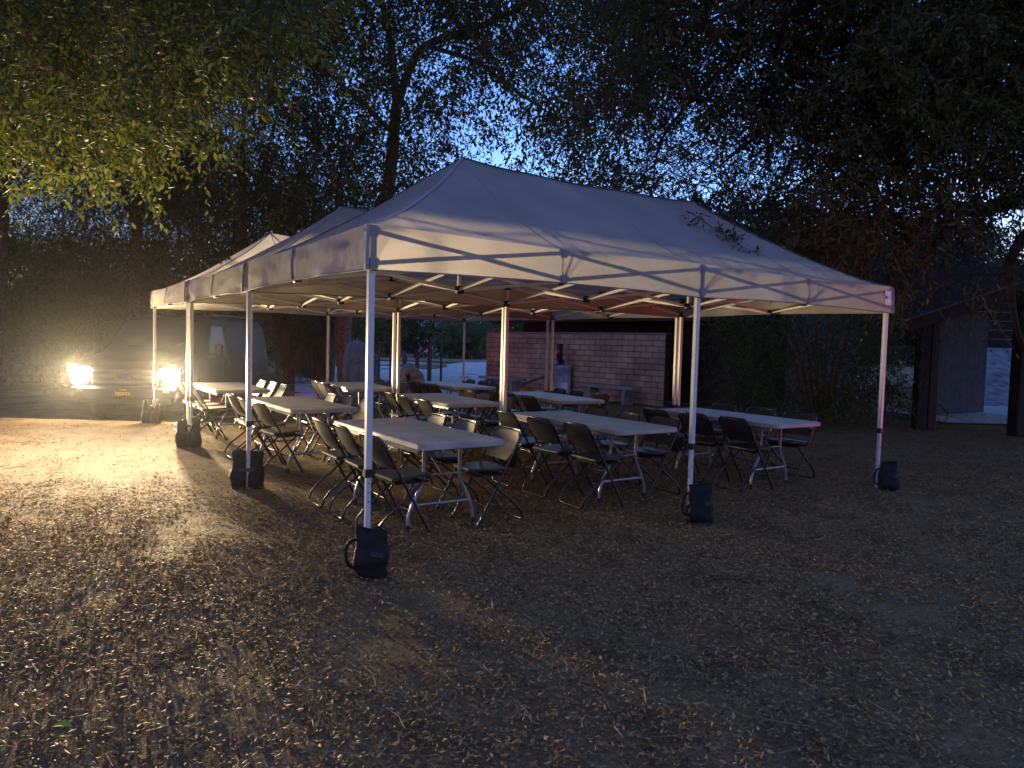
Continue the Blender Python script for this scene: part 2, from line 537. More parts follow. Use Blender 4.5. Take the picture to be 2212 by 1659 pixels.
TB = {  # centre x, y, turn
    (0, 0): (.985, 1.34, .0), (1, 0): (3.04, 1.43, .0), (2, 0): (5.02, 1.20, -.02),
    (0, 1): (.92, 4.26, .01), (1, 1): (2.97, 4.34, -.06), (2, 1): (4.72, 4.33, -.10),
    (0, 2): (.82, 7.37, .0), (1, 2): (2.89, 7.26, -.08), (2, 2): (4.72, 7.2, -.08)}
COLW = ['left', 'middle', 'right']
ROWW = ['nearest canopy', 'middle canopy', 'farthest canopy']
t0 = make_table(); first = True
tables = {}
for (ci, ri), (x, y, a) in TB.items():
    t = t0 if first else copy_tree(t0); first = False
    t.location = (x, y, 0); t.rotation_euler = (0, 0, a)
    tables[(ci, ri)] = t
    tag(t, f'long pale plastic folding table, {COLW[ci]} one of three under the {ROWW[ri]}', 'table', 'folding tables under the canopies')

# ------------------------------------------------------------------ chairs
def make_chair():
    root = empty('folding_chair')
    # local: +y towards the table, origin under the top of the back
    yb = lambda z: (.77 - z) * (.43 / .77)          # slope of the long tube
    m = MB(); hw = .213
    path = [(-hw, yb(0.0), .004), (-hw, yb(.3), .3), (-hw, yb(.6), .6), (-hw, yb(.70), .70), (-hw + .012, yb(.745), .745), (-hw + .05, yb(.772), .772),
            (0, yb(.775) - .012, .775), (hw - .05, yb(.772), .772), (hw - .012, yb(.745), .745), (hw, yb(.70), .70), (hw, yb(.6), .6), (hw, yb(.3), .3), (hw, yb(0), .004)]
    m.tube(path, .0115, 8)
    m.tube([(-hw, yb(.16), .16), (hw, yb(.16), .16)], .007, 6)
    fr = m.build('front_frame', M_CHAIRTUBE, root)
    m = MB(); hr = .19
    ys = yb(.43)
    rp = [(-hr, ys + .18, .42), (-hr, ys + .02, .28), (-hr, ys - .14, .155), (-hr, ys - .195, .09), (-hr, ys - .215, .03), (-hr + .03, ys - .22, .013),
          (hr - .03, ys - .22, .013), (hr, ys - .215, .03), (hr, ys - .195, .09), (hr, ys - .14, .155), (hr, ys + .02, .28), (hr, ys + .18, .42)]
    m.tube(rp, .0105, 8); m.tube([(-hr, ys + .18, .42), (hr, ys + .18, .42)], .009, 6)
    m.build('rear_frame', M_CHAIRTUBE, root)
    # seat: rounded pan
    m = MB()
    def half_w(t): return .205 - .035 * t * t
    out = []
    y0, y1 = ys - .095, ys + .285
    n = 10
    for i in range(n + 1):
        t = i / n; out.append((half_w(t), y0 + (y1 - .05 - y0) * t))
    for i in range(1, 7):
        a = PI / 2 * i / 6; out.append((half_w(1) - .06 + .06 * math.cos(a), y1 - .05 + .05 * math.sin(a)))
    poly = out + [(-x, y) for x, y in out[::-1]]
    m.prism(poly, .425, .447, .006)
    # seat tilts slightly: shear z by y
    m.v = [(x, y, z + (y - y0) * .05 + .012 * (abs(x) / .2) ** 2) for x, y, z in m.v]
    st = m.build('seat', M_CHAIRPL, root)
    m = MB(); m.box((0, (y0 + y1) / 2, .412), (.36, .3, .014), bev=.004); m.build('seat_bracket', M_CHAIRTUBE, st)
    # backrest: curved panel with rounded corners
    m = MB(); nu, nv = 12, 6
    def bk(off):
        def f(u, v):
            z = .525 + .235 * v
            hwz = .203
            if v > .7: hwz -= .05 * ((v - .7) / .3) ** 2
            if v < .3: hwz -= .035 * ((.3 - v) / .3) ** 2
            x = (u * 2 - 1) * hwz
            y = yb(z) - .020 * (1 - (x / .2) ** 2) + off + .006 * math.cos(v * PI * 2)
            return (x, y, z)
        return f
    f0, f1 = bk(-.011), bk(.009)
    m.grid(f0, nu, nv); m.grid(f1, nu, nv, flip=True)
    ring = [(i / nu, 0) for i in range(nu + 1)] + [(1, j / nv) for j in range(1, nv + 1)] + [(1 - i / nu, 1) for i in range(1, nu + 1)] + [(0, 1 - j / nv) for j in range(1, nv)]
    R = len(ring)
    m.add([f0(*p) for p in ring] + [f1(*p) for p in ring], [(i, R + i, R + (i + 1) % R, (i + 1) % R) for i in range(R)], True)
    m.build('backrest', M_CHAIRPL, root)
    for s in (-1, 1):
        c = MB(); c.tube([(s * hw, yb(0.0) + .003, 0.0), (s * hw, yb(.04), .04)], .0145, 8); c.build('foot_cap', M_BLACKPL, fr)
    return root

CH = {  # back-top positions measured from the photograph: (column,row,side) -> three spots far, middle, near
 (0,0,'L'): [(.39,2.02),(.40,1.53),(.38,.85)], (0,0,'R'): [(1.64,2.07),(1.66,1.55),(1.68,.85)],
 (1,0,'L'): [(2.43,2.07),(2.42,1.46),(2.45,.91)], (1,0,'R'): [(3.72,2.07),(3.70,1.51),(3.70,.94)],
 (2,0,'L'): [(4.35,1.78),(4.42,1.26),(4.46,.74)], (2,0,'R'): [(5.78,1.94),(5.85,1.41),(5.85,.86)],
 (0,1,'L'): [(.32,5.05),(.32,4.52),(.33,3.83)], (0,1,'R'): [(1.58,4.94),(1.65,4.55),(1.64,3.87)],
 (1,1,'L'): [(2.45,5.12),(2.40,4.56),(2.33,3.8)], (1,1,'R'): [(3.74,5.0),(3.69,4.48),(3.64,3.84)],
 (2,1,'L'): [(4.18,5.1),(4.14,4.6),(4.06,3.96)], (2,1,'R'): [(5.56,5.15),(5.51,4.64),(5.48,4.0)],
 (0,2,'L'): [(.20,7.95),(.20,7.4),(.20,6.85)], (0,2,'R'): [(1.53,8.1),(1.57,7.6),(1.56,7.0)],
 (1,2,'L'): [(2.36,8.0),(2.30,7.5),(2.23,6.82)], (1,2,'R'): [(3.62,8.0),(3.54,7.42),(3.55,6.88)],
 (2,2,'L'): [(4.10,7.75),(4.08,7.3),(4.01,6.75)], (2,2,'R'): [(5.48,7.9),(5.50,7.45),(5.45,6.95)]}
ch0 = make_chair(); first = True
for (ci, ri, sd), spots in CH.items():
    for k, (x, y) in enumerate(spots):
        c = ch0 if first else copy_tree(ch0); first = False
        ta = TB[(ci, ri)][2]
        a = (-PI / 2 if sd == 'L' else PI / 2) + ta + random.uniform(-.09, .09)
        c.location = (x, y, 0); c.rotation_euler = (0, 0, a)
        w = ['far', 'middle', 'near'][k]
        tag(c, f'black folding chair, {w} one on {"left" if sd == "L" else "right"} side of {COLW[ci]} table, {ROWW[ri]}', 'chair', 'black folding chairs around the tables')

# ------------------------------------------------------------------ weight bags on the legs
def make_bag(seed, twin):
    root = empty('weight_bag')
    def pouch(cx, w, d, h, sd):
        m = MB(); nu, nv = 26, 16
        def f(u, v):
            a = u * 2 * PI
            ca, sa = math.cos(a), math.sin(a)
            r = (abs(ca) ** 2.8 + abs(sa) ** 2.8) ** (-1 / 2.8)
            wx = w / 2 * (.90 + .13 * math.sin(PI * min(1, v * 1.3)) - (.16 if twin else .02) * v ** 2)
            wy = d / 2 * (.85 + .30 * math.sin(PI * min(1, v * 1.5 + .1))) * (1 - .80 * max(0, (v - .45) / .55) ** 1.2)
            x = ca * r * wx; y = sa * r * wy
            n1 = mnoise.noise(Vector((x * 7 + sd * 5, y * 7, v * 2.6))); n2 = mnoise.noise(Vector((x * 22 + sd * 5, y * 22, v * 7)))
            nb = n1 * .022 + n2 * .008
            top = max(0, v - .78) / .22
            z = v * h * (1 + .10 * top * (abs(x) / (w / 2)) ** 2) + top * .05 * mnoise.noise(Vector((x * 16 + sd, sd, 0)))
            return (cx + x + ca * nb, y + sa * nb + .03 * top * n1, max(z, 0))
        m.grid(f, nu, nv)
        m.add([f(i / nu, 1) for i in range(nu)], [tuple(range(nu))], True); m.add([f(i / nu, 0) for i in range(nu)], [tuple(range(nu))[::-1]])
        return m.build('pouch', M_BAG, root)
    st = mat('bag_webbing', (.035, .036, .038), .7, .2, 40)
    if twin:
        for s in (-1, 1):
            p = pouch(s * .083, .165, .15, .36, seed + s)
            h = MB(); h.tube(smooth_path([(s * .05, -.02, .33), (s * .06, -.03, .40), (s * .11, -.02, .40), (s * .13, -.01, .33)], 3), .008, 6); h.build('handle', st, p)
        m = MB(); m.box((0, -.088, .20), (.16, .006, .035), bev=.002); m.build('strap', st, root)
    else:
        p = pouch(.02, .235, .16, .33, seed)
        h = MB(); h.tube(smooth_path([(-.085, -.02, .27), (-.135, -.03, .25), (-.155, -.03, .17), (-.14, -.02, .09), (-.09, -.01, .06)], 4), .012, 6); h.build('handle', M_BAG, p)
        m = MB(); m.box((.075, -.098, .185), (.085, .006, .034), Matrix.Rotation(.10, 3, 'Y'), bev=.002); m.build('strap', st, root)
    m = MB(); m.box((0, .055 if not twin else 0, .29), (.07, .085, .03), bev=.004); m.build('leg_strap', st, root)
    return root
BAGS = [  # x, y, turn, twin, words
    (-.005, -.080, -.59, False, 'slumped black weight bag with handle at the nearest canopy leg'),
    (3.035, -.086, -.52, False, 'black weight bag on the front middle leg of nearest canopy'),
    (6.06, -.086, -.65, False, 'black weight bag on the rightmost canopy leg'),
    (.03, 3.06, -.45, True, 'bulging twin black weight bag on left leg between nearest and middle canopies'),
    (.03, 6.17, -.45, True, 'black weight bag on left leg between middle and farthest canopies'),
    (-.01, 9.3, -.45, True, 'black weight bag on the left leg directly before the van'),
    (3.05, 2.98, -.5, False, 'black weight bag behind the near left table, on an inner leg pair'),
    (6.08, 3.0, -.5, False, 'black weight bag low behind the near right table on inner leg pair')]
for i, (x, y, a, tw, lb) in enumerate(BAGS):
    b = make_bag(i * 3.1, tw); b.location = (x, y, 0); b.rotation_euler = (0, 0, a)
    sc_ = .88 + .14 * random.random(); b.scale = (sc_, sc_, sc_)
    tag(b, lb, 'weight bag', 'weight bags on the canopy legs')

# ------------------------------------------------------------------ van
M_VAN = mat('dark_car_paint', (0.010, 0.008, 0.008), 0.6, .3, 2, spec=.2)
M_VANTRIM = mat('dark_trim', (0.012, 0.012, 0.013), 0.5, .2, 12)
M_GLASS = mat('tinted_glass', (0.004, 0.005, 0.006), 0.3, .1, 2, spec=.1)
M_CHROME = mat('chrome', (0.55, 0.56, 0.58), 0.18, .05, 5, metal=1.0)
M_TYRE = mat('tyre_rubber', (0.015, 0.015, 0.015), 0.85, .2, 30)
M_HEAD = mat('lit_headlamp', (1, 1, 1), .3, 0, 5, emit=(1.0, .86, .58), estr=8.0)
M_TAILL = mat('lit_tail_lamp', (.5, .01, .01), .3, 0, 5, emit=(1.0, .04, .02), estr=.5)
M_AMBER = mat('amber_reflector', (.45, .16, .02), .3, .1, 10)

def make_van():
    root = empty('parked_van')
    # local: -y is forward (front at y=0), x across, rear at y=5.45
    stations = [  # y, half width, top z, bottom z
        (0.00, .93, 1.02, .46), (.06, .98, 1.12, .42), (.30, 1.0, 1.20, .36), (.70, 1.0, 1.27, .34), (.98, 1.0, 1.34, .34),
        (1.30, 1.0, 1.62, .34), (1.62, 1.0, 1.89, .34), (1.80, 1.0, 1.99, .34), (2.05, 1.0, 2.045, .34), (2.6, 1.0, 2.06, .34),
        (3.4, 1.0, 2.07, .34), (4.4, 1.0, 2.07, .34), (5.15, .99, 2.05, .36), (5.38, .96, 1.98, .40), (5.45, .92, 1.86, .45)]
    def section(w, zt, zb):
        sh = min(1.14, zt - .12)
        tum = .15 * max(0, min(1, (zt - 1.2) / .85))
        r = [(0, zb), (w * .86, zb), (w * .965, zb + .06), (w, zb + .2), (w, sh - .12), (w * .985, sh)]
        for k in (.35, .7): r.append((w * .985 - tum * k, sh + (zt - .10 - sh) * k))
        r += [(w * .95 - tum, zt - .085), (w * .90 - tum, zt - .03), (w * .78 - tum, zt - .004), (w * .4, zt + .018), (0, zt + .022)]
        return r + [(-x, z) for x, z in r[-2:0:-1]]
    rings = [[(x, y, z) for x, z in section(w, zt, zb)] for y, w, zt, zb in stations]
    n = len(rings[0]); m = MB(); vs = sum(rings, [])
    fs = [(i * n + k, (i + 1) * n + k, (i + 1) * n + (k + 1) % n, i * n + (k + 1) % n) for i in range(len(rings) - 1) for k in range(n)]
    fs.append(tuple(range(n))); fs.append(tuple((len(rings) - 1) * n + k for k in range(n))[::-1])
    m.add(vs, fs, True)
    body = m.build('body', M_VAN, root)
    body.data.set_sharp_from_angle(angle=math.radians(40))
    # windscreen
    m = MB()
    def ws(u, v):
        y = 1.02 + .70 * v; zt = 1.375 + (1.955 - 1.375) * v
        hw = .90 - .13 * v
        x = (u * 2 - 1) * hw
        return (x, y - .012 + .05 * (x / .9) ** 2, zt + .022 - .05 * abs(x / .9) ** 3)
    m.grid(ws, 12, 6); m.build('windscreen', M_GLASS, root)
    for s in (-1, 1):
        m = MB(); m.tube([(s * .1, .98, 1.36), (s * .45, 1.02, 1.42), (s * .62, 1.13, 1.52)], .009, 5); m.build('wiper', M_VANTRIM, root)
    # side windows and door
    def side(s, y0, y1, z0, z1, name, mt, par, out=.012, slant=0):
        m = MB()
        def f(u, v):
            z = z0 + (z1 - z0) * v; y = y0 + (y1 - y0) * u + (slant * v * (1 - u))
            k = max(0, min(1, (z - 1.14) / (1.97 - 1.14)))
            return (s * (1.0 * .985 - .145 * k + out), y, z)
        m.grid(f, 6, 4, flip=(s > 0)); return m.build(name, mt, par)
    for s in (-1, 1):
        dr = side(s, 1.25, 2.38, .50, 1.13, 'door', M_VAN, root, out=.018)
        side(s, 1.32, 2.34, 1.20, 1.84, 'window', M_GLASS, dr, slant=.42)
        h = MB(); h.box((s * 1.02, 2.22, 1.03), (.03, .14, .035), bev=.008); h.build('handle', M_CHROME, dr)
        for y0_, y1_ in ((2.56, 3.76), (3.9, 5.15)): side(s, y0_, y1_, 1.24, 1.84, 'pressed_panel', M_VAN, root)
        g = MB()
        for y in (2.46, 3.82): g.box((s * 1.003, y, .85), (.006, .012, .7))
        g.build('panel_gap', M_VANTRIM, root)
        mm = MB(); mm.box((s * 1.2, 1.32, 1.34), (.16, .11, .28), bev=.035); mm.box((s * 1.06, 1.34, 1.27), (.16, .04, .04), bev=.01)
        mir = mm.build('wing_mirror', M_VANTRIM, root)
        gl = MB(); gl.box((s * 1.2, 1.378, 1.34), (.13, .004, .24)); gl.build('mirror_glass', M_CHROME, mir)
    # grille with bars and oval badge
    m = MB(); m.box((0, -.02, .86), (1.22, .06, .30), bev=.02); gr = m.build('grille', M_VANTRIM, root)
    for z in (.755, .86, .965):
        m = MB(); m.box((0, -.056, z), (1.16, .022, .045 if z != .86 else .06), bev=.008); m.build('grille_bar', mat('grey_grille', (.10, .10, .105), .35, .15, 10, metal=.5), gr)
    m = MB(); m.v = []
    def oval(rx, rz, y0, y1, mb_):
        k = 32; pts = [(rx * math.cos(2 * PI * i / k), rz * math.sin(2 * PI * i / k)) for i in range(k)]
        mb_.add([(x, y0, .86 + z) for x, z in pts] + [(x * .94, y1, .86 + z * .94) for x, z in pts],
                [(i, (i + 1) % k, k + (i + 1) % k, k + i) for i in range(k)] + [tuple(range(k, 2 * k))[::-1]], False)
    oval(.165, .067, -.06, -.082, m); bd = m.build('oval_badge', M_CHROME, gr)
    m = MB(); oval(.150, .056, -.0825, -.084, m); bl = m.build('badge_field', mat('badge_blue', (.015, .03, .10), .25, .05, 5), bd)
    tx = text_mesh('Ford', .095, M_CHROME, bold=.001, shear=.35, sx=1.25)
    to = link('badge_script', tx, bd); to.rotation_euler = (PI / 2, 0, 0); to.location = (0, -.0865, .862)
    # bumper, plate
    m = MB(); m.box((0, -.05, .56), (1.94, .16, .24), bev=.05); m.box((0, -.01, .40), (1.7, .10, .14), bev=.03); bp = m.build('bumper', M_VANTRIM, root)
    m = MB(); m.box((.01, -.138, .565), (.31, .012, .155), bev=.004); pl = m.build('number_plate', mat('plate_black', (.012, .012, .013), .35, .1, 10), bp)
    ye = mat('plate_yellow', (.72, .50, .06), .5, .08, 10)
    t1 = link('plate_text', text_mesh('DJGSHCK', .088, ye, bold=.0012, sx=.72, ext=.0006), pl); t1.rotation_euler = (PI / 2, 0, 0); t1.location = (.01, -.1455, .55)
    t2 = link('plate_text', text_mesh('CALIFORNIA', .026, ye, bold=.0003, sx=1.0, ext=.0006), pl); t2.rotation_euler = (PI / 2, 0, 0); t2.location = (.01, -.1455, .618)
    for s in (-1, 1):
        m = MB(); m.box((s * .80, .02, .87), (.36, .10, .30), bev=.03); hl = m.build('headlight', M_CHROME, root)
        m = MB(); m.box((s * .81, -.036, .915), (.33, .02, .19), bev=.03); m.build('lamp_lens', M_HEAD, hl)
        m = MB(); m.box((s * .83, -.036, .765), (.26, .02, .08), bev=.02); m.build('lamp_lens', M_HEAD, hl)
        m = MB(); m.box((s * .80, -.134, .60), (.05, .006, .045)); m.box((s * .74, -.134, .60), (.05, .006, .045))
        m.build('bumper_sticker', mat('sticker_white', (.6, .6, .58), .5, .3, 60) if s > 0 else M_AMBER, bp)
        m = MB(); m.box((s * .83, 5.455, 1.12), (.10, .05, .42), bev=.015); m.build('tail_lamp', M_TAILL, root)
        for y in (.92, 4.35):
            wh = MB(); wh.tube([(s * .80, y, .35), (s * .84, y, .35), (s * .97, y, .35), (s * 1.0, y, .35)], [.33, .355, .355, .33], 28)
            w = wh.build('wheel', M_TYRE, root)
            ri = MB(); ri.tube([(s * .985, y, .35), (s * 1.004, y, .35)], .20, 20); ri.build('rim', M_CHROME, w)
            ar = MB(); k = 16
            pts = [(s * 1.006, y + .42 * math.cos(PI * i / k), .36 + .42 * math.sin(PI * i / k)) for i in range(k + 1)]
            ar.tube(pts, .022, 6); ar.build('wheel_arch', M_VANTRIM, root)
    m = MB()
    for x in (-.72, .72): m.bar((x, 2.2, 2.09), (x, 5.0, 2.10), .03, .03)
    m.build('roof_rail', M_VANTRIM, root)
    return root
VAN_P = ld(-7.06, 13.25); VAN_P.z = gz(VAN_P.x, VAN_P.y) - .01
van_ang = math.atan2(FWH.y, FWH.x) - PI / 2 + math.radians(2.0)
van = make_van(); van.location = VAN_P; van.rotation_euler = (0, 0, van_ang)
tag(van, 'dark full size van with its headlights on and black number plate', 'van')
VM = Matrix.Translation(VAN_P) @ Matrix.Rotation(van_ang, 4, 'Z')

def lamp(name, kind, loc, direction, energy, col, size=.08, cone=None, blend=1.0, low=None):
    l = bpy.data.lights.new(name, kind); l.energy = energy; l.color = col
    l.shadow_soft_size = size
    if kind == 'SPOT': l.spot_size = math.radians(cone); l.spot_blend = blend
    if low is not None:
        # photometric pattern of a vehicle lamp: little light goes steeply down
        l.use_nodes = True; nt = l.node_tree; em = nt.nodes['Emission']
        g = nt.nodes.new('ShaderNodeNewGeometry'); sx = nt.nodes.new('ShaderNodeSeparateXYZ'); mr = nt.nodes.new('ShaderNodeMapRange')
        nt.links.new(g.outputs['Incoming'], sx.inputs[0]); nt.links.new(sx.outputs['Z'], mr.inputs['Value'])
        mr.interpolation_type = 'SMOOTHSTEP'
        mr.inputs['From Min'].default_value = low[0]; mr.inputs['From Max'].default_value = low[1]
        mr.inputs['To Min'].default_value = low[2]; mr.inputs['To Max'].default_value = 1.0
        hi = nt.nodes.new('ShaderNodeMapRange'); hi.interpolation_type = 'SMOOTHSTEP'
        nt.links.new(sx.outputs['Z'], hi.inputs['Value'])
        hi.inputs['From Min'].default_value = .04; hi.inputs['From Max'].default_value = .40
        hi.inputs['To Min'].default_value = 1.0; hi.inputs['To Max'].default_value = low[3] if len(low) > 3 else 1.0
        mu = nt.nodes.new('ShaderNodeMath'); mu.operation = 'MULTIPLY'
        nt.links.new(mr.outputs['Result'], mu.inputs[0]); nt.links.new(hi.outputs['Result'], mu.inputs[1])
        nt.links.new(mu.outputs[0], em.inputs['Strength'])
    o = bpy.data.objects.new(name, l); COL.objects.link(o); o.location = loc
    o.rotation_euler = Vector(direction).to_track_quat('-Z', 'Y').to_euler()
    return o
fwd = (VM.to_3x3() @ Vector((0, -1, 0)))
for s in (-1, 1):
    # each headlamp: the main beam and its wide spill
    lamp('headlamp_beam', 'SPOT', VM @ Vector((s * .83, -.10, .93)), fwd + Vector((0, 0, -.06)), HEADLIGHT_W * 10.5, (1.0, .76, .43), .14, 100, 1.0, (-.24, -.02, .012, .20))
    lamp('headlamp_spill', 'SPOT', VM @ Vector((s * .83, -.10, .80)), fwd + Vector((0, 0, .10)), HEADLIGHT_W * 2.1, (1.0, .76, .43), .14, 170, .45, (-.36, 0.0, .03, .6))
    lamp('tail_lamp_light', 'SPOT', VM @ Vector((s * .83, 5.54, 1.12)), -fwd, TAIL_W, (1.0, .05, .02), .08, 160, .5)

# ------------------------------------------------------------------ block wall, benches, fountain
WA = Vector((11.80, 8.80, 0)); WB = Vector((10.90, 15.95, 0))
wdir = (WB - WA).normalized(); wlen = (WB - WA).length
wnrm = Vector((-abs(wdir.y), -abs(wdir.x), 0)).normalized()
wall = empty('block_wall', WA, math.atan2(wdir.y, wdir.x))
tag(wall, 'pinkish concrete block screen wall behind the tables with two benches', 'wall')
blkm = []
for k, c in enumerate([(.48, .30, .195), (.53, .345, .23), (.42, .26, .175), (.48, .335, .23)]):
    blkm.append(mat('split_block_%d' % k, c, .9, .42, 1.6, bump=.6, bscale=30, coords='World', detail=6))
BL, BH, BT = .40, .153, .19
def blk(L, k):
    m = MB(); m.box((0, 0, 0), (L - .014, BT, BH - .014), bev=.006); return m.mesh('block', blkm[k])
full = [blk(BL, k) for k in range(4)]; half = [blk(BL / 2, k) for k in range(4)]
ncol = int(wlen / BL)
OP0, OP1 = 3.66, 3.90
for r in range(12):
    x = 0.0
    while x < ncol * BL - .01:
        L = BL
        if r % 2 and x == 0: L = BL / 2
        if x + L > ncol * BL + .01: L = BL / 2
        k = random.choice((0, 0, 1, 1, 2, 3))
        pieces = [(x, x + L)]
        if 5 <= r <= 9 and x < OP1 and x + L > OP0:
            o0, o1 = OP0 + random.uniform(-.02, .02), OP1 + random.uniform(-.02, .02)
            pieces = [(a_, b_) for a_, b_ in ((x, o0), (o1, x + L)) if b_ - a_ > .06]
        for a_, b_ in pieces:
            w_ = b_ - a_
            me_ = full[k] if abs(w_ - BL) < .001 else half[k] if abs(w_ - BL / 2) < .001 else blk(w_, k)
            o = link('block', me_, wall)
            o.location = ((a_ + b_) / 2, random.uniform(-.005, .005), BH * (r + .5))
        x += L
m = MB(); 
m.box((OP0 / 2 - .01, 0, BH * 6), (OP0 - .02, BT - .05, BH * 12 - .02)); m.box(((OP1 + ncol * BL) / 2, 0, BH * 6), (ncol * BL - OP1 - .04, BT - .05, BH * 12 - .02))
m.box(((OP0 + OP1) / 2, 0, BH * 2.5), (OP1 - OP0 + .06, BT - .05, BH * 5 - .02)); m.box(((OP0 + OP1) / 2, 0, BH * 11), (OP1 - OP0 + .06, BT - .05, BH * 2 - .02))
m.build('mortar_core', mat('mortar', (.055, .042, .038), .95, .2, 20), wall)
m = MB(); m.box((ncol * BL / 2, 0, BH * 12 + .022), (ncol * BL + .04, BT + .05, .04), bev=.008); m.build('coping', mat('coping_block', (.30, .21, .18), .9, .25, 6, bump=.4, bscale=30), wall)
# local side facing the tents is +y of the wall's frame (wdir x up points there)
sy = 1 if (Matrix.Rotation(wall.rotation_euler[2], 3, 'Z') @ Vector((0, 1, 0))).dot(wnrm) > 0 else -1
m = MB(); m.box((3.78, sy * -.03, BH * 7.5), (.26, .02, BH * 5)); m.build('recess_back', M_DARKBROWN, wall)
m = MB()
m.tube([(3.73, sy * .04, .78), (3.73, sy * .04, 1.50)], .024, 8); m.tube([(3.84, sy * .04, .80), (3.84, sy * .05, 1.2), (3.80, sy * .05, 1.34), (3.80, sy * .04, 1.5)], .018, 8)
m.build('rusty_pipe', mat('rust', (.10, .045, .02), .9, .5, 20, bump=.5, bscale=60), wall)

def wp(s, off, z=0.0): return WA + wdir * s + wnrm * off + Vector((0, 0, z))
def make_bench(L):
    root = empty('concrete_bench')
    m = MB(); m.box((0, 0, .43), (L, .40, .07), bev=.012); m.build('seat_slab', M_CONC, root)
    for s in (-1, 1):
        m = MB(); x = s * (L / 2 - .32)
        m.prism([(-.17, -.05), (.17, -.05), (.17, .05), (-.17, .05)], 0, .395, .008)
        m.v = [(x + yy, xx * (1.0 - .22 * math.sin(PI * z / .395)), z) for xx, yy, z in m.v]
        m.build('leg', M_CONC, root)
    return root
for s, L, lb in ((1.35, 1.85, 'pale concrete bench before the block wall, right of the drinking fountain'),
                 (5.75, 1.85, 'pale concrete bench before the block wall, left of the drinking fountain')):
    b = make_bench(L); b.location = wp(s, .62); b.rotation_euler = (0, 0, wall.rotation_euler[2])
    tag(b, lb, 'bench', 'concrete benches along the block wall')

f = empty('drinking_fountain', wp(3.42, .45), wall.rotation_euler[2])
M_STEEL = mat('dull_stainless', (.42, .45, .50), .38, .12, 9, metal=.35)
m = MB(); n = 5
prof = [(.30, .14), (.16, .14), (.12, .42), (.16, .62), (.33, .80), (.36, .86), (.34, .90)]
for i in range(len(prof) - 1):
    pass
def ff(u, v):
    i = min(int(v * (len(prof) - 1)), len(prof) - 2); t = v * (len(prof) - 1) - i
    d = prof[i][0] * (1 - t) + prof[i + 1][0] * t; z = prof[i][1] * (1 - t) + prof[i + 1][1] * t
    a = (u - .5) * PI
    return (.26 * math.sin(a), sy * (d * math.cos(a) - .2), z)
m.grid(ff, 12, 12, smooth=False); m.add([ff(i / 12, 1) for i in range(13)], [tuple(range(13))]); m.add([ff(i / 12, 0) for i in range(13)], [tuple(range(13))])
m.box((0, sy * -.22, .5), (.50, .03, .85), bev=.01)
m.build('basin', M_STEEL, f)
m = MB(); m.box((0, sy * -.1, .08), (.26, .2, .16), bev=.02); m.build('pedestal', M_CONC, f)
m = MB(); m.tube([(.1, sy * .02, .89), (.1, sy * .02, .94), (.1, sy * .05, .95)], .012, 6); m.build('spout', M_CHROME, f)
tag(f, 'grey metal drinking fountain standing against the block wall', 'drinking fountain')
pln = MB(); pln.bar(wp(4.05, .45, .56), wp(4.95, .5, .30), .22, .04)
tag(pln.build('leaning_board', mat('grey_board', (.17, .17, .18), .8, .3, 8, bump=.3)), 'grey board leaning beside the drinking fountain', 'board')

# ------------------------------------------------------------------ restroom building behind the wall
def oriented_box(mb, s0, s1, o0, o1, z0, z1, bev=0.0):
    c = wp((s0 + s1) / 2, (o0 + o1) / 2, (z0 + z1) / 2)
    M = Matrix.Rotation(wall.rotation_euler[2], 3, 'Z')
    mb.box(c, (abs(s1 - s0), abs(o1 - o0), z1 - z0), M, bev)
bld = empty('low_building', wp(3, -3)); bld.rotation_euler = (0, 0, 0)
def bpart(name, mt, fn, par=None):
    m = MB(); fn(m); m.v = [tuple(Vector(v) - bld.location) for v in m.v]
    return m.build(name, mt, bld if par is None else par)
bpart('wall', M_BROWN, lambda m: oriented_box(m, -2.4, 7.2, -1.55, -5.5, 0, 2.55))
bpart('fascia', M_BROWN, lambda m: oriented_box(m, -2.6, 7.6, -.35, -.45, 2.20, 2.46))
def roof_fn(m):
    M = Matrix.Rotation(wall.rotation_euler[2], 3, 'Z')
    for (o0, z0, o1, z1) in ((-.3, 2.47, -3.5, 3.15), (-6.8, 2.47, -3.5, 3.15)):
        a = [wp(-2.7, o0, z0), wp(7.7, o0, z0), wp(7.7, o1, z1), wp(-2.7, o1, z1)]
        b = [v + Vector((0, 0, .06)) for v in a]
        m.add(a + b, [(0, 1, 2, 3), (7, 6, 5, 4), (0, 4, 5, 1), (1, 5, 6, 2), (2, 6, 7, 3), (3, 7, 4, 0)])
rf_ = bpart('roof', M_ROOF, roof_fn)
def seams_fn(m):
    for i in range(23):
        s = -2.5 + i * .45
        m.bar(wp(s, -.3, 2.55), wp(s, -3.5, 3.23), .03, .04)
bpart('roof_rib', M_ROOF, seams_fn, rf_)
bpart('soffit', M_DARKBROWN, lambda m: oriented_box(m, -2.5, 7.5, -.46, -1.54, 2.20, 2.24))
for s in (-1.9, 1.2): bpart('door', M_DARKBROWN, lambda m: oriented_box(m, s, s + .95, -1.5, -1.54, .05, 2.05, .01))
bpart('rafter_end', M_DARKBROWN, lambda m: [oriented_box(m, s, s + .09, -.20, -.36, 2.28, 2.42) for s in np.arange(-2.3, 7.3, 1.2)])
tag(bld, 'low dark brown building with metal roof behind the block wall', 'building')

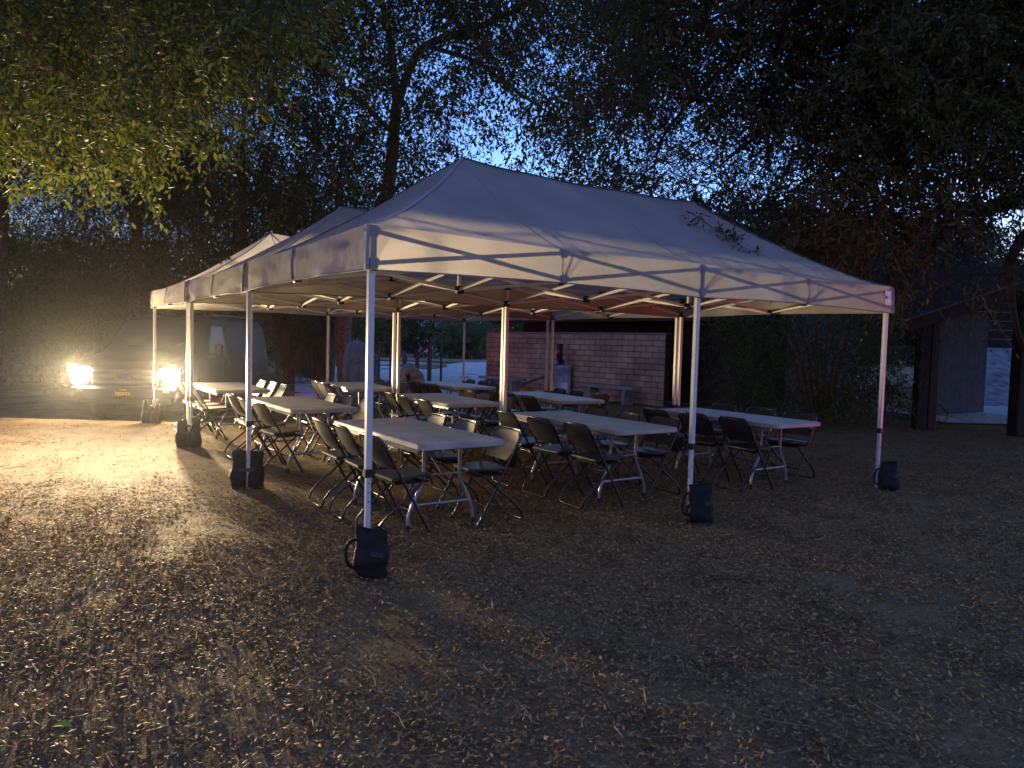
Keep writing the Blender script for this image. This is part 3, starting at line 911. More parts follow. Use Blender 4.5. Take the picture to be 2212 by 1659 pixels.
# ------------------------------------------------------------------ open shelter at the right
sh = empty('picnic_shelter', ld(8.2, 14.6))
SX = RTH.copy(); SY = FWH.copy()
def shp(l, d, z): return ld(l, d, z) - sh.location
def sbox(m, l0, l1, d0, d1, z0, z1, bev=0.0):
    M = Matrix((SX, SY, Vector((0, 0, 1)))).transposed()
    m.box(shp((l0 + l1) / 2, (d0 + d1) / 2, (z0 + z1) / 2), (l1 - l0, d1 - d0, z1 - z0), M, bev)
def spart(name, mt, *boxes, par=None):
    m = MB()
    for b in boxes: sbox(m, *b)
    return m.build(name, mt, sh if par is None else par)
spart('post', M_DARKBROWN, (8.08, 8.28, 14.4, 14.62, 0, 2.12, .015))
spart('post', M_BROWN, (8.33, 8.50, 14.45, 14.62, 0, 2.20, .015))
spart('post', M_DARKBROWN, (9.52, 9.95, 13.6, 13.9, 0, 2.75, .02))
wall_m = mat('grey_boarding', (.10, .098, .10), .8, .25, 5, bump=.3, bscale=20)
for i in range(12):
    spart('wall_board', wall_m, (9.25 + i * .205, 9.25 + i * .205 + .195, 16.6 + i * .12, 16.66 + i * .12, .12, 2.5, .008))
for i in range(9): spart('shade_board', M_DARKBROWN, (9.6, 16.5, 18.6, 18.66, 1.72 + i * .23, 1.72 + i * .23 + .22, .006))  # dark boards added to fill the shaded space under the roof
spart('wall_footing', M_CONC, (9.2, 11.75, 16.3, 18.2, 0, .11, .01))
m = MB()
def slab(pts, th=.08):
    a = [shp(*p) for p in pts]; b = [v + Vector((0, 0, th)) for v in a]
    m.add(a + b, [(3, 2, 1, 0), (4, 5, 6, 7), (0, 1, 5, 4), (1, 2, 6, 5), (2, 3, 7, 6), (3, 0, 4, 7)])
slab([(7.7, 14.3, 2.10), (13, 13.2, 4.17), (17, 20.5, 4.17), (11.3, 21.5, 2.10)])
m.build('roof', M_ROOF, sh)
m = MB(); m.bar(shp(7.7, 14.26, 2.04), shp(13, 13.16, 4.11), .05, .22); m.build('fascia', mat('red_brown_wood', (.06, .03, .02), .75, .3, 7, bump=.3), sh)
m = MB(); m.bar(shp(8.0, 14.6, 2.06), shp(11.4, 14.0, 3.40), .12, .18); m.build('beam', M_DARKBROWN, sh)
for l, d, z0 in ((9.75, 13.6, 1.72), (10.05, 13.5, 1.78)):
    m = MB(); m.bar(shp(l, d, z0), shp(l - .04, d, z0 + .85), .08, .08); m.build('hanging_stub', M_DARKBROWN, sh)
tag(sh, 'dark open shelter with rough posts and sloping roof at the right', 'shelter')
# pale concrete walk and gravel bank seen through it
m = MB(); m.v = []
def flat(name, mt, pts, z):
    mb = MB(); mb.add([ld(l, d, z) for l, d in pts], [tuple(range(len(pts)))]); o = mb.build(name, mt)
    return tag(o, kind='structure')
flat('concrete_walk', mat('walk_concrete', (.33, .33, .34), .85, .15, 1.5, bump=.2, bscale=20, coords='Object'), [(9.4, 15.8), (30, 15.8), (30, 21.5), (12.5, 21.5)], .03)
m = MB()
def bank(u, v):
    d = 21.6 + v * 14; l = 12.6 * d / 21.6 + u * 24
    z = .02 + 4.2 * sstep(0, 1, v) + .10 * mnoise.noise(Vector((l * 1.3, d * 1.3, 0)))
    return ld(l, d, z)
m.grid(bank, 50, 26); tag(m.build('gravel_bank', mat('gravel_bank', (.17, .16, .15), .95, .55, 3, bump=1.0, bscale=9, detail=8)), kind='structure')
# fallen pale fork lying by the posts
for k, (l, d, ln, a) in enumerate(((9.0, 15.0, 1.2, .3), (8.8, 15.6, 1.5, -.4))):
    m = MB(); p = ld(l, d, .06)
    pts = [p + Vector((math.cos(a) * ln * t, math.sin(a) * ln * t, .05 + .12 * math.sin(3 * t + k))) for t in np.linspace(0, 1, 7)]
    m.tube(pts, [.02, .019, .017, .015, .012, .009, .005], 6)
    q = pts[3]; m.tube([q, q + Vector((.25, .3, .18)), q + Vector((.4, .62, .22))], [.012, .009, .004], 5)
    tag(m.build('fallen_branch', M_STICK), ['thin fallen branch on the ground beside the shelter post', 'longer forked fallen branch on the walk behind the shelter post'][k], 'branch', 'fallen branches by the shelter')

# ------------------------------------------------------------------ hand rails, draped cover, bundle
M_RAIL = mat('brown_steel', (.045, .036, .03), .55, .25, 15)
def make_rail(flip):
    root = empty('step_handrail')
    s = -1 if flip else 1
    for x, h in ((0, 1.42), (.40, 1.42), (-.42, 1.02)):
        m = MB(); m.box((s * x, 0, h / 2), (.10 if x == 0 else .075, .075, h), bev=.008); m.build('post', M_RAIL, root)
    m = MB(); m.bar((s * -.03, 0, 1.44), (s * .44, 0, 1.44), .06, .06); m.bar((s * .0, 0, 1.44), (s * -.44, 0, 1.03), .06, .06); m.build('rail', M_RAIL, root)
    m = MB(); m.bar((s * .0, .5, 1.44), (s * -.44, .5, 1.03), .06, .06)
    for x, h in ((0, 1.42), (-.42, 1.02)): m.box((s * x, .5, h / 2), (.06, .06, h))
    m.build('far_rail', M_RAIL, root)
    return root
rz = math.atan2(RTH.y, RTH.x)
for px, fl, lb in ((926, False, 'dark metal step handrail right of the leaning tree trunk, the right one'), (844, True, 'dark metal step handrail next to the draped cover, the left one')):
    r = make_rail(fl); p = W(px, 820, 24.0); p.z = 0; r.location = p; r.rotation_euler = (0, 0, rz)
    tag(r, lb, 'handrail', 'step handrails in the background')

M_CANVAS = mat('grey_canvas', (.20, .195, .185), .9, .15, 5, bump=.3, bscale=30)
def draped(name, base, h, w, seed, lab):
    m = MB()
    def f(u, v):
        a = u * 2 * PI
        z = h * v
        r = (w / 2) * (.95 - .25 * v + .12 * math.sin(PI * v)) * (1 if v < .93 else max(.02, 1 - ((v - .93) / .07) ** 2) )
        fold = (.30 * math.sin(a * 6 + seed + 1.5 * v) + .16 * math.sin(a * 11 + seed * 2)) * (.35 + .65 * (1 - v) ** .6)
        nb = mnoise.noise(Vector((math.cos(a) * 1.4 + seed, math.sin(a) * 1.4, z * 2.2)))
        n3 = mnoise.noise(Vector((math.cos(a) * 3.5 + seed, math.sin(a) * 3.5, z * 6)))
        r *= 1 + fold + .45 * nb + .16 * n3
        return Vector(base) + Vector((r * math.cos(a), r * math.sin(a) * .75, z - .02 + .05 * nb * v))
    m.grid(f, 64, 26)
    o = m.build(name, M_CANVAS); tag(o, lab, 'fabric cover'); return o
p = W(770, 850, 19.0); p.z = 0
draped('draped_cover', p, 1.50, .62, 1.0, 'grey canvas cover hanging in folds right of the leaning tree trunk')
p = W(797, 850, 20.0); p.z = 0
draped('draped_cover', p, 1.18, .42, 4.0, 'smaller dark grey canvas cover behind the big draped cover')
# crumpled heap of rolled canvas
he = empty('canvas_heap'); hp = W(884, 850, 15.6); hp.z = 0; he.location = hp
for k in range(7):
    m = MB(); pts = []
    z0 = [.12, .30, .48, .62, .74, .83, .90][k]; R0 = [.30, .30, .28, .26, .23, .18, .12][k]
    ph = k * 1.1
    for i in range(25):
        a = ph + i / 24 * PI * 1.9
        pts.append((R0 * math.cos(a), R0 * .8 * math.sin(a), z0 + .05 * math.sin(a * 2 + k) + .03 * mnoise.noise(Vector((a * 2, k, 0)))))
    m.tube(pts, [.085 + .03 * mnoise.noise(Vector((i * .4, k * 3, 1))) for i in range(25)], 8); m.build('canvas_roll', M_CANVAS, he)
tag(he, 'heap of rolled grey canvas behind the farthest tables', 'canvas heap')

# ------------------------------------------------------------------ foliage
def unit(a): return a / np.maximum(np.linalg.norm(a, axis=-1, keepdims=True), 1e-9)

def strands(starts, dirs, lengths, leaf_len, nleaf, droop, twig_r=.004, K=4, jitter=.5, aspect=.30, twig_every=1):
    """drooping twigs with alternate leaves; returns leaf and twig arrays"""
    S = len(starts)
    starts = np.asarray(starts); dirs = unit(np.asarray(dirs)); lengths = np.asarray(lengths)[:, None]
    down = np.array([0, 0, -1.0])
    wob = rng.normal(0, .12, (S, 3))
    def pos(t): return starts[:, None] + dirs[:, None] * (lengths * t)[..., None] + down * (droop * lengths * t ** 2)[..., None] + wob[:, None] * (lengths * np.sin(PI * t))[..., None]
    t = np.linspace(.06, 1, nleaf)[None] + rng.uniform(-.02, .02, (S, nleaf))
    P = pos(t); T = unit(pos(t + .02) - pos(t - .02))
    side = unit(np.cross(T, np.broadcast_to(rng.normal(0, 1, (S, 1, 3)), T.shape)))
    sgn = np.where(np.arange(nleaf) % 2 == 0, 1.0, -1.0)[None, :, None]
    D = unit(T * .5 + side * sgn * .8 + down * .35 + rng.normal(0, jitter * .6, P.shape))
    Nn = unit(np.cross(D, unit(rng.normal(0, 1, P.shape))))
    B = np.cross(D, Nn)
    ll = (leaf_len * rng.uniform(.65, 1.25, (S, nleaf, 1)))
    base = P; tip = P + D * ll; mid = P + D * ll * .45
    wv = B * ll * aspect * .5; fold = Nn * ll * .05
    V = np.stack([base, mid + wv + fold, tip, mid - wv + fold], 2).reshape(-1, 3)
    Q = np.arange(len(V)).reshape(-1, 4)
    # twigs: three sided tubes
    s2 = slice(None, None, twig_every)
    tk = np.broadcast_to(np.linspace(0, 1, K)[None], (S, K))
    C = pos(tk)[s2]; S2 = len(C)
    Tt = unit(np.gradient(C, axis=1)); ref = unit(np.cross(Tt, np.array([.31, .22, .92]))); bi = np.cross(Tt, ref)
    rr = (twig_r * np.linspace(1, .35, K))[None, :, None]
    ring = np.stack([C + (ref * math.cos(a) + bi * math.sin(a)) * rr for a in (0, 2.094, 4.189)], 2)
    TV = ring.reshape(-1, 3)
    idx = np.arange(S2 * K * 3).reshape(S2, K, 3)
    q = []
    for a in range(3):
        b = (a + 1) % 3
        q.append(np.stack([idx[:, :-1, a], idx[:, :-1, b], idx[:, 1:, b], idx[:, 1:, a]], -1).reshape(-1, 4))
    return V, Q, TV, np.concatenate(q)

def region(n, pxr, pyr, dr, accept=None, thresh=None, nscale=.5, seed=0.0, tries=12):
    out = []
    k = 0
    while len(out) < n and k < n * tries:
        k += 1
        px = random.uniform(*pxr); py = random.uniform(*pyr); d = random.uniform(*dr)
        if accept and not accept(px, py, d): continue
        p = W(px, py, d)
        if thresh is not None:
            v = mnoise.noise(p * nscale + Vector((seed, seed * 2, 0))) + .5 * mnoise.noise(p * nscale * 2.3 + Vector((seed, 0, seed)))
            if v < thresh: continue
        if p.z < .25: continue
        out.append(tuple(p))
    return np.array(out)

def foliage(root, pts, leaf_len, nleaf, length, droop, lmat, per=1, spread=.3, up=.1, crown='crown', aspect=.30, twig_r=.004, twig_every=1, bias=(0, 0, 0)):
    """per twigs around each point -> children crown and twigs of root"""
    P = np.repeat(pts, per, axis=0) + rng.normal(0, spread, (len(pts) * per, 3)) * np.array([1, 1, .7])
    D = rng.normal(0, 1, P.shape); D[:, 2] = D[:, 2] * .35 + up; D += np.array(bias)
    L = rng.uniform(.6, 1.3, len(P)) * length
    V, Q, TV, TQ = strands(P, D, L, leaf_len, nleaf, droop, twig_r, aspect=aspect, twig_every=twig_every)
    loc = np.array(root.location)
    c = link(crown, np_mesh(crown, V - loc, Q, lmat), root)
    t = tag(link('twigs', np_mesh('twigs', TV - loc, TQ, M_TWIG), root), kind='stuff')
    return c, t

def limb(root, name, pts, radii, mt=None, n=10, sub=4, knobs=.12):
    path = smooth_path(pts, sub)
    rr = []
    for i in range(len(path)):
        t = i / (len(path) - 1) * (len(radii) - 1); k = min(int(t), len(radii) - 2); f = t - k
        r = radii[k] * (1 - f) + radii[k + 1] * f
        rr.append(r * (1 + knobs * mnoise.noise(path[i] * 2.1)))
    m = MB(); m.tube([p - root.location for p in path], rr, n)
    return m.build(name, mt or M_BARK, root)

def tree(name, base, label, group):
    r = empty(name, base); tag(r, label, 'tree', group); return r
GT = 'trees around the canopies'

# A: bough hanging into the upper left, lit by the headlamps; its trunk stands out of the frame
bA = ld(-9.6, 6.0, 0)
tA = tree('overhanging_tree', bA, 'leafy bough hanging into the upper left corner, lit yellow green', GT)
limb(tA, 'trunk', [bA + Vector((0, 0, -.2)), ld(-9.4, 6.1, 1.5), ld(-9.0, 6.4, 3.2), ld(-8.2, 6.6, 4.6), ld(-7.3, 6.8, 5.4)], [.26, .22, .2, .16, .12])
limb(tA, 'limb', [ld(-8.2, 6.6, 4.6), W(-250, -60, 6.6), W(150, -90, 6.8), W(480, -40, 7.2), W(700, -60, 7.8)], [.11, .08, .055, .035, .015])
limb(tA, 'limb', [ld(-8.6, 6.5, 4.0), W(-350, 180, 6.2), W(-60, 130, 6.3), W(180, 160, 6.4), W(260, 250, 6.4)], [.08, .06, .04, .025, .008])
def botA(px):
    import bisect
    xs = [-300, 0, 60, 150, 230, 300, 350, 420, 520, 600, 700]; ys = [300, 270, 330, 400, 300, 400, 240, 330, 190, 130, 60]
    i = max(1, min(len(xs) - 1, bisect.bisect(xs, px))); t = (px - xs[i - 1]) / (xs[i] - xs[i - 1])
    return ys[i - 1] + (ys[i] - ys[i - 1]) * max(0, min(1, t))
pA = region(1350, (-300, 680), (-260, 400), (5.2, 9.5), lambda x, y, d: y < botA(x) + 20 * math.sin(x * .07), -.22, .9, 3.0)
foliage(tA, pA, .070, 19, .50, .55, M_LEAF, per=2, spread=.16, up=-.1, aspect=.40)

# B: the big leaning tree behind the canopies
bB = Vector((8.0, 20.9, 0))
tB = tree('leaning_tree', bB, 'big tree with reddish leaning trunk rising behind the canopies', GT)
limb(tB, 'trunk', [bB + Vector((0, 0, -.2)), W(747, 800, 25.9), W(741, 700, 25.8), W(765, 580, 25.8), W(812, 480, 25.8), W(838, 410, 25.8), W(850, 300, 25.8), W(857, 225, 25.6)], [.36, .30, .29, .30, .27, .24, .21, .19], n=14)
limb(tB, 'limb', [W(857, 235, 25.6), W(880, 160, 25.2), W(918, 100, 24.8), W(1000, 70, 24), W(1120, 20, 23), W(1250, -60, 22)], [.17, .15, .14, .11, .08, .05])
limb(tB, 'limb', [W(857, 235, 25.6), W(850, 150, 25.4), W(834, 40, 25), W(800, -80, 24)], [.15, .13, .11, .08])
limb(tB, 'limb', [W(836, 430, 25.8), W(870, 395, 25.4), W(885, 420, 25)], [.10, .07, .03])
limb(tB, 'limb', [W(918, 100, 24.8), W(1020, 130, 23), W(1120, 200, 22), W(1210, 260, 21.5)], [.09, .07, .05, .02])
limb(tB, 'limb', [W(850, 290, 25.8), W(760, 200, 24.5), W(660, 130, 23), W(560, 90, 22)], [.09, .07, .05, .02])
gapsB = [(490, 235, 85, 65), (1010, 290, 50, 95), (970, 105, 75, 32), (1120, 330, 70, 80), (430, 40, 35, 35), (1190, 140, 60, 60), (1320, 330, 90, 110), (640, 330, 40, 50), (1080, 200, 40, 40)]
def accB(x, y, d):
    for gx, gy, rx, ry in gapsB:
        if ((x - gx) / rx) ** 2 + ((y - gy) / ry) ** 2 < random.uniform(.5, 1.5): return False
    tx = 838 + (410 - y) * .1 if y > 225 else 857 + (225 - y) * .35
    if d < 26 and y > 60 and abs(x - tx) < 32: return False
    lim = 470 if x < 900 else 470 - (x - 900) * .12
    return y < lim
pB = region(4800, (330, 1420), (-220, 470), (17, 29), accB, -.20, .42, 8.0)
foliage(tB, pB, .17, 15, 1.15, .75, M_LEAFDRY, per=2, spread=.45, up=-.1, aspect=.36, twig_r=.009, twig_every=4)

# C: dark tree at the right with a bare limb entering the frame
bC = ld(9.9, 10.5, 0)
tC = tree('dark_tree', bC, 'dark tree overhanging the right side with a bare crooked limb', GT)
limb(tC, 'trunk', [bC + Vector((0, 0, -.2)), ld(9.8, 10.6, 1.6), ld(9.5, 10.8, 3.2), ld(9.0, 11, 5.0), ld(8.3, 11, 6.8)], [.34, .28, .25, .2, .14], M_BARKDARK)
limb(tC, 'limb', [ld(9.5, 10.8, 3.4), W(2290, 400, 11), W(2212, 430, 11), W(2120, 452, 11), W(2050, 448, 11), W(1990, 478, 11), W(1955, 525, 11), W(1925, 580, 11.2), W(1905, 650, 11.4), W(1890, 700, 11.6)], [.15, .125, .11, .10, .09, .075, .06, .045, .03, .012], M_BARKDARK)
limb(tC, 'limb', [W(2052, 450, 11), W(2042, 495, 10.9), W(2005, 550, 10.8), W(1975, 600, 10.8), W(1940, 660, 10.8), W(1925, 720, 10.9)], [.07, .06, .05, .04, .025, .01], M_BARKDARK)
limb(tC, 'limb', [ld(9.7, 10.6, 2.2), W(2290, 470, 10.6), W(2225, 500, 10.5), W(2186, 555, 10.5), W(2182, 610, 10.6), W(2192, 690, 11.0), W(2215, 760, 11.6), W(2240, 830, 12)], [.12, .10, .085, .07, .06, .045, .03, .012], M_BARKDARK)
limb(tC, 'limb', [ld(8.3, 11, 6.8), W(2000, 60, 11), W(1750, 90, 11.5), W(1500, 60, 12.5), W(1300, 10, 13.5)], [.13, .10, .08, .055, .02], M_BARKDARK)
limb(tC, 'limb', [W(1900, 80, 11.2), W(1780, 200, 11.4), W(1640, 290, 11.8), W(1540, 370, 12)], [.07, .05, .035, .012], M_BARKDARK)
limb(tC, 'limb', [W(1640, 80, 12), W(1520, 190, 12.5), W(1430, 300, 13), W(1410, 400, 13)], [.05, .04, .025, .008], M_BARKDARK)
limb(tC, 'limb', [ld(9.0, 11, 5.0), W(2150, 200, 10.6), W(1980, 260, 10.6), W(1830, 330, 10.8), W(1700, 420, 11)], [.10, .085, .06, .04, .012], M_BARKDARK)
def accC(x, y, d):
    for gx, gy, rx, ry in [(1620, 350, 190, 95), (1440, 280, 110, 110), (2200, 480, 75, 70), (1330, 180, 70, 70), (1560, 130, 70, 35), (1300, 60, 55, 35), (2050, 330, 55, 50), (1780, 50, 50, 30), (2150, 250, 40, 40), (1880, 200, 35, 35)]:
        if ((x - gx) / rx) ** 2 + ((y - gy) / ry) ** 2 < random.uniform(.45, 1.3): return False
    if x < 1500: lim = 420
    elif x < 1700: lim = 440
    elif x < 2000: lim = 520
    else: lim = 430
    if x < 1400 and random.random() < .5: return False
    return y < lim
pC = region(4300, (1230, 2500), (-300, 540), (8.5, 14.5), accC, -.24, .55, 5.0)
foliage(tC, pC, .10, 17, .75, .6, M_LEAFDRY, per=2, spread=.25, up=-.1, aspect=.36, twig_r=.007, twig_every=2)
pC3 = region(2100, (1680, 2500), (-300, 330), (8.5, 13.5), accC, -.3, .5, 6.0)
foliage(tC, pC3, .10, 17, .75, .6, M_LEAFDRY, per=2, spread=.25, up=-.1, aspect=.36, twig_r=.006, twig_every=3, crown='upper_crown')
# bare hanging twigs against the sky
pC2 = region(600, (1330, 1820), (150, 440), (10, 13.5))
foliage(tC, pC2, .07, 4, 1.1, .6, M_LEAFDRY, per=2, spread=.3, up=0, crown='sparse_crown', twig_r=.008)
pC4 = region(80, (1860, 2270), (440, 640), (9.8, 12.5))
foliage(tC, pC4, .085, 13, .8, .9, M_LEAFDRY, per=2, spread=.25, up=-.3, crown='drooping_crown', twig_r=.006)

# D: thicket behind the van, dimly lit
def accD(x, y, d):
    if y > 330 and d < 20.0: return False
    if y > 330: return not (y > 350 and d < 26 and abs(x - (765 + (580 - y) * .42)) < 30)
    for gx, gy, rx, ry in [(495, 235, 100, 75), (430, 40, 45, 40), (620, 150, 70, 60), (640, 300, 60, 60)]:
        if ((x - gx) / rx) ** 2 + ((y - gy) / ry) ** 2 < random.uniform(.6, 1.4): return False
    return True
for k, (x0, x1, y0, y1, d0, d1, nn, lb) in enumerate([
        (-220, 190, -100, 700, 17, 24, 2400, 'willowy tree at the left edge behind the van'),
        (130, 420, -60, 690, 18.5, 24, 2200, 'willowy tree directly behind the van roof'),
        (380, 640, 60, 640, 26.5, 31, 1500, 'drooping olive tree above the farthest canopy'),
        (560, 860, 330, 600, 27, 31, 900, 'drooping olive tree just left of the leaning trunk')]):
    cx = (x0 + x1) / 2; b = W(cx, 800, (d0 + d1) / 2); b.z = gz(b.x, b.y)
    t = tree('thicket_tree', b, lb, GT)
    top = W(cx + 20, y0 + 90, (d0 + d1) / 2)
    limb(t, 'trunk', [b + Vector((0, 0, -.2)), b.lerp(top, .4) + Vector((.15, 0, 0)), b.lerp(top, .7), top], [.2, .15, .11, .06])
    for s in (-1, 1):
        limb(t, 'limb', [b.lerp(top, .45), b.lerp(top, .7) + RTH * s * .9, top + RTH * s * 1.6], [.09, .06, .02])
    lo = 520 if k >= 2 else 700
    pts = region(nn, (x0 - 30, x1 + 30), (y0, y1), (d0, d1), accD, -.16, .42, 11.0 + k)
    foliage(t, pts, .12, 20, 1.7, 1.5, M_LEAFDRY if k % 2 else M_LEAF, per=2, spread=.45, up=.1, aspect=.26, twig_r=.008, twig_every=2)

# E: trees in the far right background
for k, (x0, x1, y0, y1, d0, d1, nn, lb) in enumerate([
        (1440, 1720, 400, 690, 27, 33, 520, 'greyish tree behind the canopy ridge, right of the sky gap'),
        (1700, 1950, 470, 690, 30, 36, 520, 'pale grey green tree behind the right end of the canopy'),
        (1930, 2160, 455, 640, 34, 40, 420, 'tall feathery tree seen over the shelter roof'),
        (2120, 2330, 560, 680, 34, 40, 260, 'small tree at the right edge beyond the shelter')]):
    cx = (x0 + x1) / 2; b = W(cx, 800, (d0 + d1) / 2); b.z = 0 if k < 2 else gz(b.x, b.y)
    t = tree('background_tree', b, lb, GT)
    top = W(cx, y0 + 60, (d0 + d1) / 2)
    limb(t, 'trunk', [b + Vector((0, 0, -.2)), b.lerp(top, .5), top], [.25, .18, .05])
    pts = region(nn, (x0, x1), (y0, y1), (d0, d1), lambda x, y, d: y > y0 + 55 * (abs(x - cx) / (x1 - x0) * 2) ** 2 + random.uniform(0, 25), -.25, .3, 21.0 + k)
    foliage(t, pts, .26, 16, 1.6, .6, M_LEAFGREY, per=3, spread=.6, up=0, aspect=.36, twig_r=.012, twig_every=3)

# hedge closing the background at the left
for k, (x0, x1, lb) in enumerate([(-180, 120, 'dark hedge shrub at the left edge, low behind the van'), (100, 330, 'dark hedge shrub hidden low behind the van cab'),
                                  (310, 520, 'dark hedge shrub behind the middle of the van'), (500, 730, 'dark hedge shrub behind the yuccas')]):
    b = W((x0 + x1) / 2, 800, 34.5); b.z = 0
    t = empty('hedge_shrub', b); tag(t, lb, 'shrub', 'hedge shrubs behind the van')
    for q in range(4):
        c = b + RTH * random.uniform(-1.6, 1.6) + Vector((0, 0, random.uniform(2, 3.4)))
        limb(t, 'limb', [b + RTH * random.uniform(-.4, .4), b.lerp(c, .5) + Vector((0, 0, .2)), c], [.07, .05, .015], n=6)
    pts = region(560, (x0 - 15, x1 + 15), (520, 800), (33, 36))
    foliage(t, pts, .17, 15, 1.0, .3, M_LEAFDRY, per=3, spread=.35, up=.2, aspect=.4, twig_r=.008, twig_every=3)

# distant wood closing the horizon
dw = []
for _ in range(3600):
    px = random.uniform(-700, 2900); d = random.uniform(95, 110)
    p = W(px, 700, d); top = 7.5 + 3.5 * mnoise.noise(Vector((px * .006, 2.0, 0)))
    p.z = random.uniform(.2, top); dw.append(tuple(p))
dwo = empty('distant_wood', W(1106, 700, 67)); dw = np.array(dw)
Dd = rng.normal(0, 1, (len(dw) * 3, 3))
V_, Q_, _a, _b = strands(np.repeat(dw, 3, 0) + rng.normal(0, .6, (len(dw) * 3, 3)), Dd, rng.uniform(1.4, 2.6, len(dw) * 3), .85, 10, .3, aspect=.5)
bpy.data.objects.remove(dwo)
tag(link('distant_wood', np_mesh('distant_wood', V_, Q_, M_LEAFGREY)), 'far off wood closing the horizon', 'woods', kind='stuff')

# F: dark weeping shrub at the right behind the canopy
bF = W(1770, 900, 15.5); bF.z = 0
tF = empty('weeping_shrub', bF); tag(tF, 'dark weeping shrub behind the right table, before the brown building', 'shrub')
for k in range(7):
    top = W(1620 + 45 * k, 640 + 20 * (k % 3), 14.2 + .35 * k); mid = bF.lerp(top, .5) + Vector((0, 0, .5))
    limb(tF, 'limb', [bF + Vector((.1 * k - .3, 0, -.05)), mid, top, top + (top - bF) * .12 + Vector((0, 0, -.3))], [.06, .045, .025, .008], n=7)
def accF(x, y, d):
    return y > 640 and y < (940 - max(0, 1650 - x) * 1.1 if x < 1760 else 880) and x > 1555 + 25 * math.sin(y * .05)
pF = region(430, (1550, 1960), (620, 960), (13.6, 17.5), accF, -.28, 1.0, 31.0)
foliage(tF, pF, .075, 16, .55, .8, M_LEAF, per=3, spread=.2, up=-.2, aspect=.36, twig_r=.004)
for k in range(16):    # bare trailing stems under it
    a = W(random.uniform(1760, 1930), random.uniform(760, 830), random.uniform(14.5, 16.5))
    c = a + RTH * random.uniform(-.9, .9); c.z = .03
    limb(tF, 'stem', [a, a.lerp(c, .5) + Vector((0, 0, random.uniform(-.1, .35))), c], [.014, .01, .005], n=5)

M_LEAFLAMPLIT = mat('leaf_lamplit', (0, 0, 0), .6, trans=.5, island=[(0, (.075, .09, .022)), (.5, (.12, .14, .035)), (1, (.17, .165, .045))])  # lamplight on the field trees put into a paler, yellower leaf colour
# G: small trees and scrub out in the field
for k, (x0, x1, y0, y1, dd, nn, mt_, lb) in enumerate([
        (955, 1062, 690, 765, 62, 110, M_LEAFLAMPLIT, 'small leafy tree with pale leaning trunk, in the field left of the block wall'),
        (830, 965, 676, 745, 66, 90, M_LEAFDRY, 'dull feathery tree in the field seen between the handrails'),
        (758, 850, 672, 745, 62, 90, M_LEAFLAMPLIT, 'green tree in the field just right of the leaning trunk'),
        (1040, 1140, 660, 790, 68, 100, M_LEAFDRY, 'dark tree in the field hidden partly by the block wall'),
        (640, 740, 660, 780, 68, 90, M_LEAFDRY, 'dark tree in the field behind the spiky plants')]):
    cx = (x0 + x1) / 2; b = W(cx, 770, dd); b.z = 0
    t = tree('field_tree', b, lb, GT); top = W(cx - 12, y0 + 20, dd)
    limb(t, 'trunk', [b + Vector((0, 0, -.1)), b.lerp(top, .4) + RTH * .3, top], [.22, .17, .05])
    limb(t, 'limb', [b + Vector((0, 0, .5)), b.lerp(top, .5) + RTH * -.9, top + RTH * -1.6], [.13, .09, .03])
    pts = region(nn, (x0, x1), (y0, y1), (dd - 2.5, dd + 2.5))
    foliage(t, pts, .36, 14, 1.2, .3, mt_, per=3, spread=.6, up=.1, aspect=.42, twig_r=.01, twig_every=3)

# yuccas
M_YUC = mat('yucca_blade', (0, 0, 0), .5, trans=.15, island=[(0, (.05, .075, .045)), (.6, (.09, .12, .075)), (1, (.15, .17, .11))])
M_YUCDRY = mat('yucca_dead_blade', (0, 0, 0), .8, trans=.1, island=[(0, (.10, .06, .04)), (.6, (.17, .11, .075)), (1, (.25, .17, .12))])
def blades(c, n, L, wid, lo, hi):
    a = rng.uniform(0, 2 * PI, n); e = rng.uniform(lo, hi, n)
    D = np.stack([np.cos(a) * np.cos(e), np.sin(a) * np.cos(e), np.sin(e)], -1)
    S = np.stack([-np.sin(a), np.cos(a), np.zeros(n)], -1)
    ll = rng.uniform(.75, 1.1, n)[:, None] * L; c = np.asarray(c)
    sag = np.array([0, 0, -1.0]) * (ll * .12)
    p0 = c + D * .03; p1 = c + D * ll * .5; p2 = c + D * ll + sag
    V = np.stack([p0 - S * wid * .4, p0 + S * wid * .4, p1 + S * wid * .5, p1 - S * wid * .5, p2], 1).reshape(-1, 3)
    i = np.arange(n)[:, None] * 5
    return V, np.concatenate([i + np.array([[0, 1, 2, 3]]), i + np.array([[3, 2, 4, 4]])])
def blades_obj(name, c_list, mt, root):
    Vs, Fs, o = [], [], 0
    for (c, n, L, w, lo, hi) in c_list:
        V, Q = blades(c, n, L, w, lo, hi)
        Fs += [tuple(dict.fromkeys(q)) for q in (Q + o).tolist()]; Vs.append(V); o += len(V)
    V = np.concatenate(Vs) - np.array(root.location)
    mb = MB(); mb.add([tuple(v) for v in V], Fs, False); return mb.build(name, mt, root)
